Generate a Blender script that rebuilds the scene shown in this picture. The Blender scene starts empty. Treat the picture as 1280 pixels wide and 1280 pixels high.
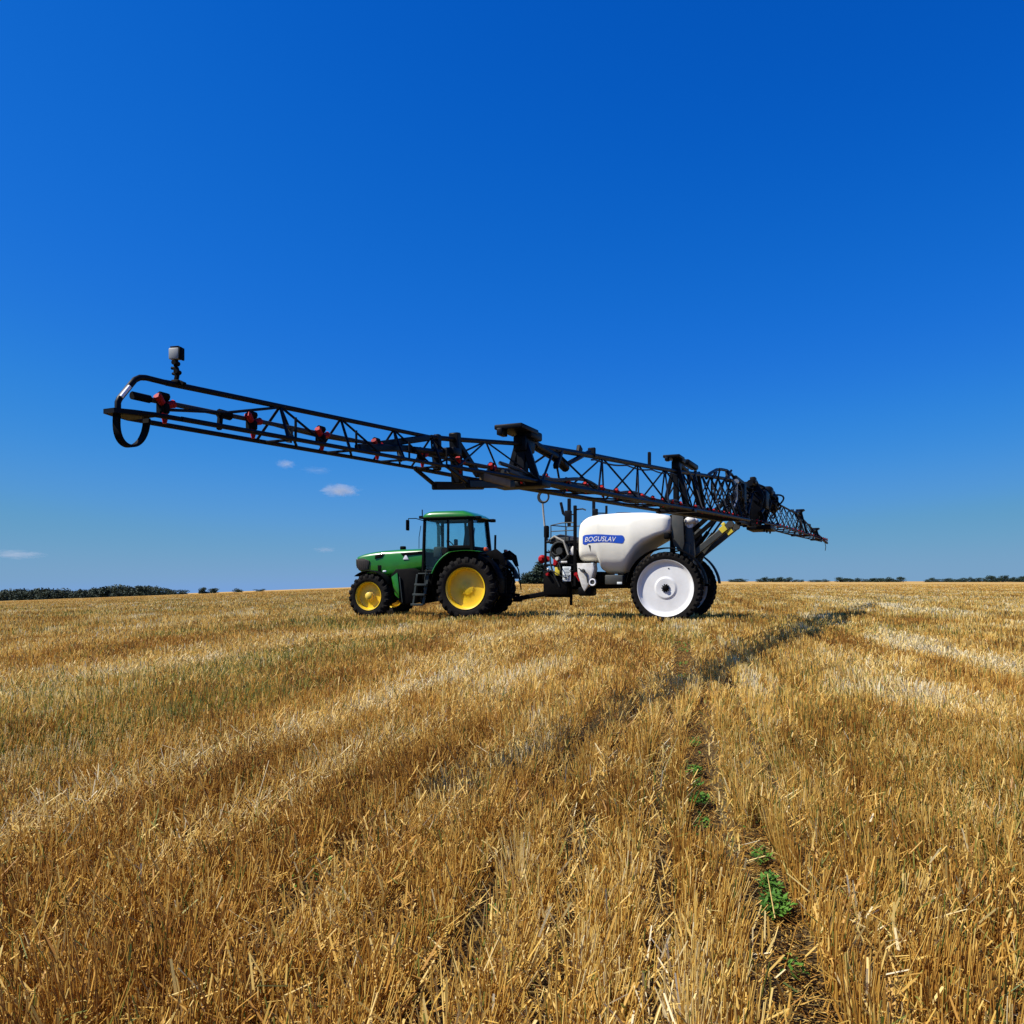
import bpy, bmesh, math, random
import numpy as np
from mathutils import Vector, Matrix

random.seed(11)
rng = np.random.default_rng(7)
R_ = math.radians
scene = bpy.context.scene
C = scene.collection

# ------------------------------------------------------------------ camera
cam_d = bpy.data.cameras.new('camera')
cam = bpy.data.objects.new('camera', cam_d)
C.objects.link(cam)
cam_d.sensor_width = 36.0
cam_d.lens = 28.125
cam_d.shift_y = 0.0676
cam_d.clip_start = 0.05
cam_d.clip_end = 30000
cam.location = (0, 0, 1.15)
cam.rotation_euler = (math.pi / 2, 0, 0)
scene.camera = cam

# ------------------------------------------------------------------ sky and sun
SUN_TO = Vector((-0.81, -0.11, 1.0)).normalized()
SUN_EL = math.asin(SUN_TO.z)
SUN_AZ = math.atan2(SUN_TO.x, SUN_TO.y)
world = bpy.data.worlds.new('World')
scene.world = world
world.use_nodes = True
wn = world.node_tree
wn.nodes.clear()
w_out = wn.nodes.new('ShaderNodeOutputWorld')
w_bg = wn.nodes.new('ShaderNodeBackground')
w_sky = wn.nodes.new('ShaderNodeTexSky')
w_sky.sky_type = 'NISHITA'
w_sky.sun_disc = False
w_sky.sun_elevation = SUN_EL
w_sky.sun_rotation = SUN_AZ
w_sky.altitude = 300
w_sky.air_density = 0.6
w_sky.dust_density = 0.0
w_sky.ozone_density = 3.0
# the deep polarised blue of the photograph: a colour curve on the sky's own light
w_dn = wn.nodes.new('ShaderNodeVectorMath'); w_dn.operation = 'SCALE'; w_dn.inputs['Scale'].default_value = 0.1
w_cv = wn.nodes.new('ShaderNodeRGBCurve')
w_up = wn.nodes.new('ShaderNodeVectorMath'); w_up.operation = 'SCALE'; w_up.inputs['Scale'].default_value = 10.0
w_cv.mapping.extend = 'HORIZONTAL'
for ci, pts in enumerate(([(0, 0), (0.05, 0.001), (0.075, 0.005), (0.11, 0.015), (0.156, 0.035), (0.246, 0.088), (0.386, 0.145), (0.6, 0.195), (1, 0.21)],
                          [(0, 0), (0.10, 0.098), (0.135, 0.135), (0.194, 0.182), (0.272, 0.25), (0.406, 0.32), (0.567, 0.36), (0.73, 0.375), (1, 0.38)],
                          [(0, 0), (0.21, 0.52), (0.28, 0.62), (0.38, 0.71), (0.5, 0.735), (0.646, 0.70), (0.75, 0.60), (1, 0.58)])):
    cu = w_cv.mapping.curves[ci]
    while len(cu.points) < len(pts): cu.points.new(0.5, 0.5)
    for p_, q_ in zip(cu.points, pts): p_.location = q_; p_.handle_type = 'AUTO_CLAMPED'
w_cv.mapping.update()
w_bg.inputs['Strength'].default_value = 0.066
wn.links.new(w_sky.outputs[0], w_dn.inputs[0]); wn.links.new(w_dn.outputs[0], w_cv.inputs['Color']); wn.links.new(w_cv.outputs[0], w_up.inputs[0])
wn.links.new(w_up.outputs[0], w_bg.inputs['Color'])
wn.links.new(w_bg.outputs[0], w_out.inputs['Surface'])

sun_d = bpy.data.lights.new('sun', 'SUN')
sun_d.energy = 5.0
sun_d.angle = R_(0.53)
sun_d.color = (1.0, 0.95, 0.86)
sun = bpy.data.objects.new('sun', sun_d)
C.objects.link(sun)
sun.rotation_mode = 'QUATERNION'
sun.rotation_quaternion = (-SUN_TO).to_track_quat('-Z', 'Y')
sun.location = (-40, -5, 60)

scene.view_settings.view_transform = 'Standard'
scene.view_settings.look = 'None'
scene.view_settings.exposure = 0.55
scene.view_settings.gamma = 1.0

# ------------------------------------------------------------------ materials
def mat(name, col, rough=0.5, metal=0.0, var=0.0, scale=6.0, col2=None, bump=0.0, bscale=60.0, coat=0.0, spec=0.5):
    m = bpy.data.materials.new(name)
    m.use_nodes = True
    nt = m.node_tree
    b = nt.nodes['Principled BSDF']
    b.inputs['Base Color'].default_value = (*col, 1)
    b.inputs['Roughness'].default_value = rough
    b.inputs['Metallic'].default_value = metal
    b.inputs['Specular IOR Level'].default_value = spec
    if coat:
        b.inputs['Coat Weight'].default_value = coat
        b.inputs['Coat Roughness'].default_value = 0.08
    tc = nt.nodes.new('ShaderNodeTexCoord')
    if var or col2:
        n = nt.nodes.new('ShaderNodeTexNoise')
        n.inputs['Scale'].default_value = scale
        n.inputs['Detail'].default_value = 6
        n.inputs['Roughness'].default_value = 0.65
        nt.links.new(tc.outputs['Object'], n.inputs['Vector'])
        r = nt.nodes.new('ShaderNodeValToRGB')
        c2 = col2 if col2 else tuple(max(0, c * (1 - var)) for c in col)
        r.color_ramp.elements[0].position = 0.35
        r.color_ramp.elements[1].position = 0.68
        r.color_ramp.elements[0].color = (*col, 1)
        r.color_ramp.elements[1].color = (*c2, 1)
        nt.links.new(n.outputs['Fac'], r.inputs['Fac'])
        nt.links.new(r.outputs['Color'], b.inputs['Base Color'])
        rr = nt.nodes.new('ShaderNodeMapRange')
        rr.inputs['To Min'].default_value = max(0.02, rough - 0.08)
        rr.inputs['To Max'].default_value = min(1, rough + 0.15)
        nt.links.new(n.outputs['Fac'], rr.inputs['Value'])
        nt.links.new(rr.outputs['Result'], b.inputs['Roughness'])
    if bump:
        n2 = nt.nodes.new('ShaderNodeTexNoise')
        n2.inputs['Scale'].default_value = bscale
        n2.inputs['Detail'].default_value = 4
        nt.links.new(tc.outputs['Object'], n2.inputs['Vector'])
        bp = nt.nodes.new('ShaderNodeBump')
        bp.inputs['Strength'].default_value = bump
        bp.inputs['Distance'].default_value = 0.02
        nt.links.new(n2.outputs['Fac'], bp.inputs['Height'])
        nt.links.new(bp.outputs['Normal'], b.inputs['Normal'])
    return m

M = {}
M['green'] = mat('green_paint', (0.018, 0.19, 0.010), 0.3, var=0.3, scale=3, coat=0.5)
M['black_metal'] = mat('black_metal', (0.0025, 0.0025, 0.003), 0.55, col2=(0.006, 0.0055, 0.005), scale=5, spec=0.06)
M['boom_paint'] = mat('boom_paint', (0.002, 0.003, 0.006), 0.45, col2=(0.006, 0.006, 0.007), scale=7, spec=0.12)
M['black_plastic'] = mat('black_plastic', (0.0022, 0.0022, 0.0025), 0.6, col2=(0.0055, 0.005, 0.0045), scale=9, spec=0.06)
M['rubber'] = mat('tyre_rubber', (0.006, 0.006, 0.0065), 0.8, col2=(0.016, 0.013, 0.01), scale=4, bump=0.3, spec=0.12)
M['yellow'] = mat('yellow_paint', (0.85, 0.58, 0.008), 0.36, col2=(0.72, 0.46, 0.015), scale=4, coat=0.3)
M['yellow_hub'] = mat('yellow_hub', (0.85, 0.6, 0.05), 0.45, col2=(0.6, 0.42, 0.1), scale=8)
M['white_rim'] = mat('white_rim_paint', (0.8, 0.8, 0.78), 0.4, col2=(0.72, 0.71, 0.68), scale=3)
M['tank'] = mat('white_tank_plastic', (0.80, 0.77, 0.66), 0.38, col2=(0.74, 0.71, 0.59), scale=1.6, bump=0.05, bscale=14)
M['white_part'] = mat('white_plastic', (0.72, 0.71, 0.66), 0.45, col2=(0.5, 0.47, 0.4), scale=6)
M['grey_frame'] = mat('grey_frame_paint', (0.03, 0.034, 0.03), 0.5, col2=(0.05, 0.047, 0.038), scale=4)
M['grey_step'] = mat('grey_green_steel', (0.02, 0.03, 0.026), 0.5, var=0.4, scale=8)
M['steel'] = mat('bare_steel', (0.45, 0.45, 0.44), 0.35, metal=0.8, var=0.4, scale=9)
M['red'] = mat('red_plastic', (0.42, 0.005, 0.008), 0.5, col2=(0.24, 0.005, 0.007), scale=9, spec=0.2)
M['orange_lamp'] = mat('orange_lamp', (0.6, 0.09, 0.02), 0.3)
M['brass'] = mat('ochre_guide_block', (0.16, 0.1, 0.03), 0.6, col2=(0.08, 0.05, 0.02), scale=8)
M['lens'] = mat('lamp_lens', (0.85, 0.86, 0.88), 0.12, coat=0.6)
M['hose'] = mat('ribbed_hose', (0.02, 0.022, 0.02), 0.6, var=0.3)
M['beige_hose'] = mat('beige_hose', (0.36, 0.34, 0.28), 0.55, var=0.3)
M['blue'] = mat('blue_banner', (0.006, 0.075, 0.5), 0.4, col2=(0.008, 0.05, 0.36), scale=2)
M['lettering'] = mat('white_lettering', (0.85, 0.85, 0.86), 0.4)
M['paper'] = mat('paper_sheet', (0.75, 0.8, 0.78), 0.6, var=0.15, scale=10)
M['yellow_tag'] = mat('yellow_tag', (0.7, 0.55, 0.04), 0.5, var=0.2)
M['seat'] = mat('seat_cloth', (0.02, 0.02, 0.022), 0.85, var=0.3)
M['cabin'] = mat('cabin_trim', (0.02, 0.024, 0.026), 0.7, var=0.3)
M['grille'] = mat('grille_mesh', (0.018, 0.014, 0.01), 0.6, col2=(0.035, 0.025, 0.017), scale=20)
M['silver'] = mat('silver_camera', (0.30, 0.31, 0.30), 0.4, col2=(0.28, 0.29, 0.28), scale=30)
M['bark'] = mat('bark', (0.06, 0.045, 0.03), 0.9, var=0.4)

def glass_mat():
    m = bpy.data.materials.new('tinted_glass'); m.use_nodes = True
    nt = m.node_tree; nt.nodes.clear()
    o = nt.nodes.new('ShaderNodeOutputMaterial')
    t = nt.nodes.new('ShaderNodeBsdfTransparent'); t.inputs[0].default_value = (0.86, 0.96, 0.95, 1)
    g = nt.nodes.new('ShaderNodeBsdfGlossy'); g.inputs['Roughness'].default_value = 0.04
    lw = nt.nodes.new('ShaderNodeLayerWeight'); lw.inputs['Blend'].default_value = 0.5
    pw = nt.nodes.new('ShaderNodeMath'); pw.operation = 'POWER'; pw.inputs[1].default_value = 4.0; nt.links.new(lw.outputs['Facing'], pw.inputs[0])
    f = nt.nodes.new('ShaderNodeMath'); f.operation = 'MULTIPLY_ADD'; f.inputs[1].default_value = 0.6; f.inputs[2].default_value = 0.03; nt.links.new(pw.outputs[0], f.inputs[0])
    mx = nt.nodes.new('ShaderNodeMixShader')
    nt.links.new(f.outputs[0], mx.inputs[0]); nt.links.new(t.outputs[0], mx.inputs[1]); nt.links.new(g.outputs[0], mx.inputs[2])
    nt.links.new(mx.outputs[0], o.inputs['Surface'])
    return m
M['glass'] = glass_mat()

def leaf_mat(name, c1, c2, scale):
    m = bpy.data.materials.new(name); m.use_nodes = True
    nt = m.node_tree; b = nt.nodes['Principled BSDF']
    b.inputs['Roughness'].default_value = 0.7
    b.inputs['Specular IOR Level'].default_value = 0.2
    tc = nt.nodes.new('ShaderNodeTexCoord'); n = nt.nodes.new('ShaderNodeTexNoise')
    n.inputs['Scale'].default_value = scale
    n.inputs['Detail'].default_value = 5
    r = nt.nodes.new('ShaderNodeValToRGB')
    r.color_ramp.elements[0].position = 0.35; r.color_ramp.elements[1].position = 0.66
    r.color_ramp.elements[0].color = (*c1, 1); r.color_ramp.elements[1].color = (*c2, 1)
    nt.links.new(tc.outputs['Object'], n.inputs['Vector']); nt.links.new(n.outputs['Fac'], r.inputs['Fac'])
    nt.links.new(r.outputs['Color'], b.inputs['Base Color'])
    return m
M['leaf'] = leaf_mat('tree_leaves', (0.010, 0.024, 0.015), (0.026, 0.044, 0.024), 0.2)
M['weed'] = leaf_mat('weed_leaves', (0.03, 0.10, 0.012), (0.085, 0.19, 0.02), 9.0)

# ------------------------------------------------------------------ mesh helpers
class MB:
    """collects shapes and links them as ONE mesh object"""
    def __init__(s): s.v = []; s.f = []; s.mi = []; s.m = 0
    def add(s, vs, fs):
        o = len(s.v); s.v.extend([tuple(v) for v in vs])
        for f in fs: s.f.append(tuple(i + o for i in f)); s.mi.append(s.m)
        return s
    def add_bm(s, bm):
        bm.verts.index_update()
        s.add([v.co[:] for v in bm.verts], [[v.index for v in f.verts] for f in bm.faces]); bm.free(); return s
    def box(s, c, size, rot=None, bev=0.012, seg=2):
        bm = bmesh.new(); bmesh.ops.create_cube(bm, size=1.0)
        for v in bm.verts: v.co = Vector((v.co.x * size[0], v.co.y * size[1], v.co.z * size[2]))
        b = min(bev, min(size) * 0.4)
        if b > 0: bmesh.ops.bevel(bm, geom=bm.edges[:], offset=b, segments=seg, affect='EDGES', profile=0.5)
        mt = Matrix.Translation(Vector(c))
        if rot is not None: mt = mt @ (rot if isinstance(rot, Matrix) else Matrix.Rotation(rot[1], 4, rot[0]))
        bm.transform(mt); return s.add_bm(bm)
    def bar(s, p0, p1, w, h=None, bev=0.006, up=(0, 0, 1)):
        h = h or w; p0 = Vector(p0); p1 = Vector(p1); d = p1 - p0; L = d.length
        z = d.normalized(); u = Vector(up)
        if abs(z.dot(u)) > 0.98: u = Vector((1, 0, 0))
        x = u.cross(z).normalized(); y = z.cross(x)
        mt = Matrix((x, y, z)).transposed().to_4x4(); return s.box((p0 + p1) / 2, (w, h, L), mt, bev, 1)
    def tube(s, pts, r, n=8, closed=False, cap=True):
        pts = [Vector(p) for p in pts]; N = len(pts)
        rs = r if isinstance(r, (list, tuple)) else [r] * N
        T = []
        for i in range(N):
            a = pts[(i - 1) % N] if (closed or i > 0) else pts[i]; b = pts[(i + 1) % N] if (closed or i < N - 1) else pts[i]
            T.append((b - a).normalized())
        u = Vector((0, 0, 1)) if abs(T[0].z) < 0.9 else Vector((1, 0, 0))
        nrm = (u - T[0] * u.dot(T[0])).normalized(); vs = []; fs = []
        for i in range(N):
            nrm = (nrm - T[i] * nrm.dot(T[i])).normalized(); bn = T[i].cross(nrm)
            for k in range(n):
                a = 2 * math.pi * k / n; vs.append(pts[i] + (nrm * math.cos(a) + bn * math.sin(a)) * rs[i])
        for i in range(N if closed else N - 1):
            j = (i + 1) % N
            for k in range(n): k2 = (k + 1) % n; fs.append((i * n + k, i * n + k2, j * n + k2, j * n + k))
        if cap and not closed: fs.append(tuple(range(n))[::-1]); fs.append(tuple((N - 1) * n + k for k in range(n)))
        return s.add(vs, fs)
    def lathe(s, prof, c, n=48, capends=True):
        """revolve (r, y) about the y axis through c"""
        vs = []; fs = []; m = len(prof)
        for k in range(n):
            a = 2 * math.pi * k / n
            for (r, y) in prof: vs.append((c[0] + r * math.cos(a), c[1] + y, c[2] + r * math.sin(a)))
        for k in range(n):
            k2 = (k + 1) % n
            for i in range(m - 1): fs.append((k * m + i, k * m + i + 1, k2 * m + i + 1, k2 * m + i))
        if capends:
            for i in (0, m - 1):
                if prof[i][0] > 1e-4: fs.append(tuple(k * m + i for k in range(n)))
        return s.add(vs, fs)
    def prism(s, out, y0, y1, bev=0.01):
        bm = bmesh.new(); vs = [bm.verts.new((x, y0, z)) for x, z in out]; f = bm.faces.new(vs)
        e = bmesh.ops.extrude_face_region(bm, geom=[f])
        bmesh.ops.translate(bm, vec=(0, y1 - y0, 0), verts=[g for g in e['geom'] if isinstance(g, bmesh.types.BMVert)])
        if bev:
            ed = [e_ for e_ in bm.edges if abs(e_.verts[0].co.y - e_.verts[1].co.y) < 1e-6]
            bmesh.ops.bevel(bm, geom=ed, offset=bev, segments=2, affect='EDGES', profile=0.5)
        return s.add_bm(bm)
    def loft(s, rings, cap=True):
        n = len(rings[0]); vs = [p for r in rings for p in r]; fs = []
        for i in range(len(rings) - 1):
            for k in range(n): k2 = (k + 1) % n; fs.append((i * n + k, i * n + k2, (i + 1) * n + k2, (i + 1) * n + k))
        if cap: fs.append(tuple(range(n))); fs.append(tuple((len(rings) - 1) * n + k for k in range(n))[::-1])
        return s.add(vs, fs)
    def ball(s, c, r, sc=(1, 1, 1), u=16, v=10):
        bm = bmesh.new(); bmesh.ops.create_uvsphere(bm, u_segments=u, v_segments=v, radius=r)
        for w in bm.verts: w.co = Vector((w.co.x * sc[0] + c[0], w.co.y * sc[1] + c[1], w.co.z * sc[2] + c[2]))
        return s.add_bm(bm)
    def arcband(s, c, r, a0, a1, y0, y1, th=0.03, n=24, lip=0.0, flat=None):
        """fender: a band bent round the y axis, with an optional turned-down outer lip"""
        rings = []
        for i in range(n + 1):
            a = a0 + (a1 - a0) * i / n; cs, sn = math.cos(a), math.sin(a)
            pr = [(r, y0 + 0.03), (r + th * 0.5, y0), (r + th, y0 + 0.02), (r + th + 0.012, (y0 + y1) / 2), (r + th, y1 - 0.02), (r + th * 0.5, y1), (r, y1 - 0.03)]
            if lip: pr = [(r - lip, y0 + 0.02), (r - lip, y0)] + pr[1:]
            ring = []
            for q, y in pr:
                x = c[0] + q * cs; z = c[2] + q * sn
                if flat is not None and z > flat: z = flat + (z - flat) * 0.35
                ring.append((x, c[1] + y, z))
            rings.append(ring)
        return s.loft(rings)
    def build(s, name, mats, parent=None, smooth=40):
        me = bpy.data.meshes.new(name); me.from_pydata(s.v, [], s.f)
        if not isinstance(mats, (list, tuple)): mats = [mats]
        for m in mats: me.materials.append(m)
        me.polygons.foreach_set('material_index', s.mi)
        bm = bmesh.new(); bm.from_mesh(me); bmesh.ops.recalc_face_normals(bm, faces=bm.faces[:]); bm.to_mesh(me); bm.free()
        if smooth:
            me.polygons.foreach_set('use_smooth', [True] * len(me.polygons)); me.set_sharp_from_angle(angle=R_(smooth))
        o = bpy.data.objects.new(name, me); C.objects.link(o)
        if parent: o.parent = parent
        return o

def tag(o, label=None, cat=None, group=None, kind=None):
    for k, v in (('label', label), ('category', cat), ('group', group), ('kind', kind)):
        if v: o[k] = v
    return o
def empty(name, loc, rz=0.0):
    o = bpy.data.objects.new(name, None); o.empty_display_size = 0.5; C.objects.link(o)
    o.location = loc; o.rotation_euler = (0, 0, rz); return o
def lerp_table(tab):
    xs = [p[0] for p in tab]; ys = [p[1] for p in tab]
    return lambda t: float(np.interp(t, xs, ys))

# ------------------------------------------------------------------ ground
def g_height(X, Y):
    d = -(X + 14.0)
    sp = 7.0 * np.logaddexp(0, d / 7.0)
    z = -0.037 * sp
    return z
def vnoise(x, y, seed):
    r = np.random.default_rng(seed); T = r.random((256, 256))
    xi = np.floor(x).astype(int); yi = np.floor(y).astype(int); fx = x - xi; fy = y - yi
    fx = fx * fx * (3 - 2 * fx); fy = fy * fy * (3 - 2 * fy)
    a = T[xi % 256, yi % 256]; b = T[(xi + 1) % 256, yi % 256]; c = T[xi % 256, (yi + 1) % 256]; d = T[(xi + 1) % 256, (yi + 1) % 256]
    return (a * (1 - fx) + b * fx) * (1 - fy) + (c * (1 - fx) + d * fx) * fy
def axis(lim, step0, grow):
    a = [0.0]; st = step0
    while a[-1] < lim: a.append(a[-1] + st); st *= grow
    return a
def make_field():
    ya = axis(6000, 0.5, 1.045); yb = axis(300, 1.0, 1.25)
    ys = sorted([-v for v in yb[1:]] + ya)
    xa = axis(4500, 0.5, 1.05); xs = sorted([-v for v in xa[1:]] + xa)
    X, Y = np.meshgrid(xs, ys); Z = g_height(X, Y)
    near = np.exp(-(np.hypot(X, Y) / 60.0) ** 2)
    Z = Z + near * 0.03 * (vnoise(X * 0.7 + 50, Y * 0.7 + 50, 3) - 0.5)
    n, m = X.shape
    vs = np.stack([X.ravel(), Y.ravel(), Z.ravel()], 1)
    fs = [(i * m + j, i * m + j + 1, (i + 1) * m + j + 1, (i + 1) * m + j) for i in range(n - 1) for j in range(m - 1)]
    me = bpy.data.meshes.new('field_ground'); me.from_pydata(vs.tolist(), [], fs)
    me.polygons.foreach_set('use_smooth', [True] * len(me.polygons))
    mt = bpy.data.materials.new('stubble_soil'); mt.use_nodes = True
    nt = mt.node_tree; b = nt.nodes['Principled BSDF']; b.inputs['Roughness'].default_value = 0.95; b.inputs['Specular IOR Level'].default_value = 0.1
    tc = nt.nodes.new('ShaderNodeTexCoord')
    def noise(scale, vec, det=6, rough=0.65):
        nn = nt.nodes.new('ShaderNodeTexNoise'); nn.inputs['Scale'].default_value = scale; nn.inputs['Detail'].default_value = det
        nn.inputs['Roughness'].default_value = rough; nt.links.new(vec, nn.inputs['Vector']); return nn
    def ramp(fac, stops):
        r = nt.nodes.new('ShaderNodeValToRGB'); e = r.color_ramp.elements
        while len(e) < len(stops): e.new(0.5)
        for el, (p, c) in zip(e, stops): el.position = p; el.color = (*c, 1)
        nt.links.new(fac, r.inputs['Fac']); return r
    # soil and chopped straw between the stems
    n1 = noise(55.0, tc.outputs['Object'])
    soil = ramp(n1.outputs['Fac'], [(0.32, (0.028, 0.02, 0.011)), (0.55, (0.09, 0.058, 0.024)), (0.72, (0.30, 0.20, 0.08))])
    # far field: canopy of stubble in strips along the drilling direction
    mp = nt.nodes.new('ShaderNodeMapping'); mp.vector_type = 'POINT'
    mp.inputs['Rotation'].default_value = (0, 0, R_(11.8)); nt.links.new(tc.outputs['Object'], mp.inputs['Vector'])
    ms = nt.nodes.new('ShaderNodeMapping'); ms.inputs['Scale'].default_value = (0.22, 0.022, 1); nt.links.new(mp.outputs[0], ms.inputs['Vector'])
    n2 = noise(1.0, ms.outputs[0], 5, 0.6)
    can = ramp(n2.outputs['Fac'], [(0.3, (0.30, 0.165, 0.04)), (0.5, (0.42, 0.26, 0.075)), (0.68, (0.54, 0.37, 0.14))])
    ln = nt.nodes.new('ShaderNodeVectorMath'); ln.operation = 'LENGTH'; nt.links.new(tc.outputs['Object'], ln.inputs[0])
    mr = nt.nodes.new('ShaderNodeMapRange'); mr.inputs['From Min'].default_value = 40; mr.inputs['From Max'].default_value = 150
    nt.links.new(ln.outputs['Value'], mr.inputs['Value'])
    mx = nt.nodes.new('ShaderNodeMix'); mx.data_type = 'RGBA'
    nt.links.new(mr.outputs['Result'], mx.inputs['Factor']); nt.links.new(soil.outputs[0], mx.inputs['A']); nt.links.new(can.outputs[0], mx.inputs['B'])
    nt.links.new(mx.outputs['Result'], b.inputs['Base Color'])
    bp = nt.nodes.new('ShaderNodeBump'); bp.inputs['Strength'].default_value = 0.6; bp.inputs['Distance'].default_value = 0.03
    nt.links.new(n1.outputs['Fac'], bp.inputs['Height']); nt.links.new(bp.outputs['Normal'], b.inputs['Normal'])
    me.materials.append(mt)
    o = bpy.data.objects.new('field_ground', me); C.objects.link(o); tag(o, 'wide stubble field of brown soil and chopped straw', 'field', kind='structure')
make_field()

# ------------------------------------------------------------------ stubble (nobody could count the stems)
ROW = 0.208                                        # drilling direction dx/dy
RC = 1 / math.hypot(1, ROW)
def field_features(X, Y):
    """pale / green / rust / lean of the straw at a place: strips run along the drilling direction"""
    u = (X - ROW * Y) * RC; v = (Y + ROW * X) * RC
    nb = vnoise(u * 0.55 + 90, v * 0.09 + 40, 5); ns = vnoise(u * 1.9 + 20, v * 0.45 + 70, 6); nf = vnoise(u * 5 + 60, v * 2.2 + 10, 8)
    pale = 0.55 * (nb - 0.5) + 0.45 * (ns - 0.5) + 0.25 * (nf - 0.5)
    lean = np.zeros_like(u)
    wob = 0.5 * (vnoise(v * 0.35 + 30, u * 0 + 3.3, 12) - 0.5)
    for uc, w, amt, y0, y1, ln in [(-2.62, 0.26, 0.85, 2.0, 12, 1.0), (-3.2, 0.4, 0.6, 9, 24, 0.7), (-6.6, 0.4, 0.35, 6, 30, 0.5), (-0.25, 0.22, 0.22, 5, 16, 0.3), (3.9, 0.6, 0.6, 8, 26, 0.6), (2.2, 0.5, 0.4, 4.5, 14, 0.4), (-1.7, 0.14, 0.4, 1.5, 9, 0.6), (-0.9, 0.12, 0.35, 1.5, 7, 0.5), (0.75, 0.25, 0.3, 1.2, 9, 0.1), (1.6, 0.3, 0.25, 1.5, 8, 0.3), (-13, 0.9, 0.4, 8, 60, 0.3), (8.5, 1.0, 0.5, 12, 60, 0.3), (15, 1.4, 0.5, 20, 90, 0.2)]:
        k = np.exp(-((u - uc - wob) / w) ** 2) * np.clip((Y - y0) / 1.5, 0, 1) * np.clip((y1 - Y) / 3, 0, 1) * (0.45 + 0.9 * vnoise(u * 1.5, v * 0.9 + 5, 14))
        pale = pale + amt * k; lean = lean + ln * k
    for uc, w, amt in [(3.05, 0.35, 0.45), (-4.4, 0.7, 0.22), (-2.15, 0.28, 0.25), (-1.25, 0.2, 0.25), (-0.55, 0.2, 0.25), (-8.5, 0.9, 0.25), (-12, 1.0, 0.2), (5.2, 0.4, 0.25)]:
        pale = pale - amt * np.exp(-((u - uc - wob) / w) ** 2)
    gn = vnoise(u * 0.8 + 11, v * 0.28 + 21, 15)
    green = np.clip((gn - 0.60) * 3.2, 0, 1) * 0.75
    green = green * np.clip(1.0 - 0.55 * np.clip((u - 0.3) / 0.3, 0, 1), 0, 1)
    for uc, w, y0, y1 in [(-5.0, 0.7, 5, 16), (-5.8, 0.5, 9, 15), (-3.9, 0.5, 2, 9)]:
        green = green + 0.65 * np.exp(-((u - uc - wob) / w) ** 2) * np.clip((Y - y0), 0, 1) * np.clip((y1 - Y) / 3, 0, 1)
    return u, v, pale, green, lean
GAPS = [(0.105, 0.070, 3.2, 7.2), (0.335, 0.078, 1.2, 3.75), (0.06, 0.11, 8.2, 16.0), (0.62, 0.07, 11.5, 17.0), (0.66, 0.04, 4.5, 7.0), (0.95, 0.04, 3.0, 5.4), (-0.62, 0.04, 2.2, 6.5), (-1.25, 0.04, 2.6, 9.0)]
def in_gap(u, Y, wob=0.0):
    k = np.zeros(len(u), bool)
    ed = 0.045 * (vnoise(Y * 3.1 + 7, u * 9 + 3, 71) - 0.5) + 0.03 * (vnoise(Y * 9 + 7, u * 0 + 3.3, 72) - 0.5)
    for uc, w, y0, y1 in GAPS:
        wv = w + ed - (0.06 * np.clip(vnoise(Y * 0.9 + uc * 31, u * 0 + 5.5, 73) - 0.45, 0, 1) / 0.3 if w < 0.05 else 0)
        k |= (np.abs(u - uc - wob + ed * 0.5) < wv) & (Y > y0) & (Y < y1)
    return k
def stems_mesh(name, base, top, width, tone, sides):
    """a tapered stem per row of base/top: three-sided when sides == 3, else one flat blade"""
    n = len(base); d = top - base; yaw = rng.uniform(0, 2 * np.pi, n)
    vs = np.empty((n, sides * 2, 3), np.float32)
    for k in range(sides):
        a = yaw + 2 * np.pi * k / sides
        off = np.stack([np.cos(a), np.sin(a), np.zeros(n)], 1) * (width[:, None] * 0.5)
        vs[:, k] = base + off; vs[:, sides + k] = top + off * 0.75
    if sides == 2: fidx = [[0, 1, 3, 2]]
    else: fidx = [[k, (k + 1) % 3, 3 + (k + 1) % 3, 3 + k] for k in range(3)]
    fidx = np.array(fidx, np.int64); nf = len(fidx)
    loops = (np.arange(n)[:, None, None] * (sides * 2) + fidx[None]).reshape(-1).astype(np.int32)
    return vs.reshape(-1, 3), loops, np.repeat(tone, nf)
def raw_object(name, chunks, material):
    off = 0; V = []; L = []; T = []
    for v, l, t in chunks: V.append(v); L.append(l + off); T.append(t); off += len(v)
    V = np.concatenate(V).astype(np.float32); L = np.concatenate(L).astype(np.int32); T = np.concatenate(T).astype(np.float32)
    me = bpy.data.meshes.new(name); nf = len(L) // 4
    me.vertices.add(len(V)); me.vertices.foreach_set('co', V.ravel())
    me.loops.add(len(L)); me.loops.foreach_set('vertex_index', L)
    me.polygons.add(nf); me.polygons.foreach_set('loop_start', np.arange(0, nf * 4, 4, dtype=np.int32))
    at = me.attributes.new('tone', 'FLOAT', 'FACE'); at.data.foreach_set('value', T)
    me.update(calc_edges=True); me.materials.append(material)
    o = bpy.data.objects.new(name, me); C.objects.link(o); return o
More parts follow.
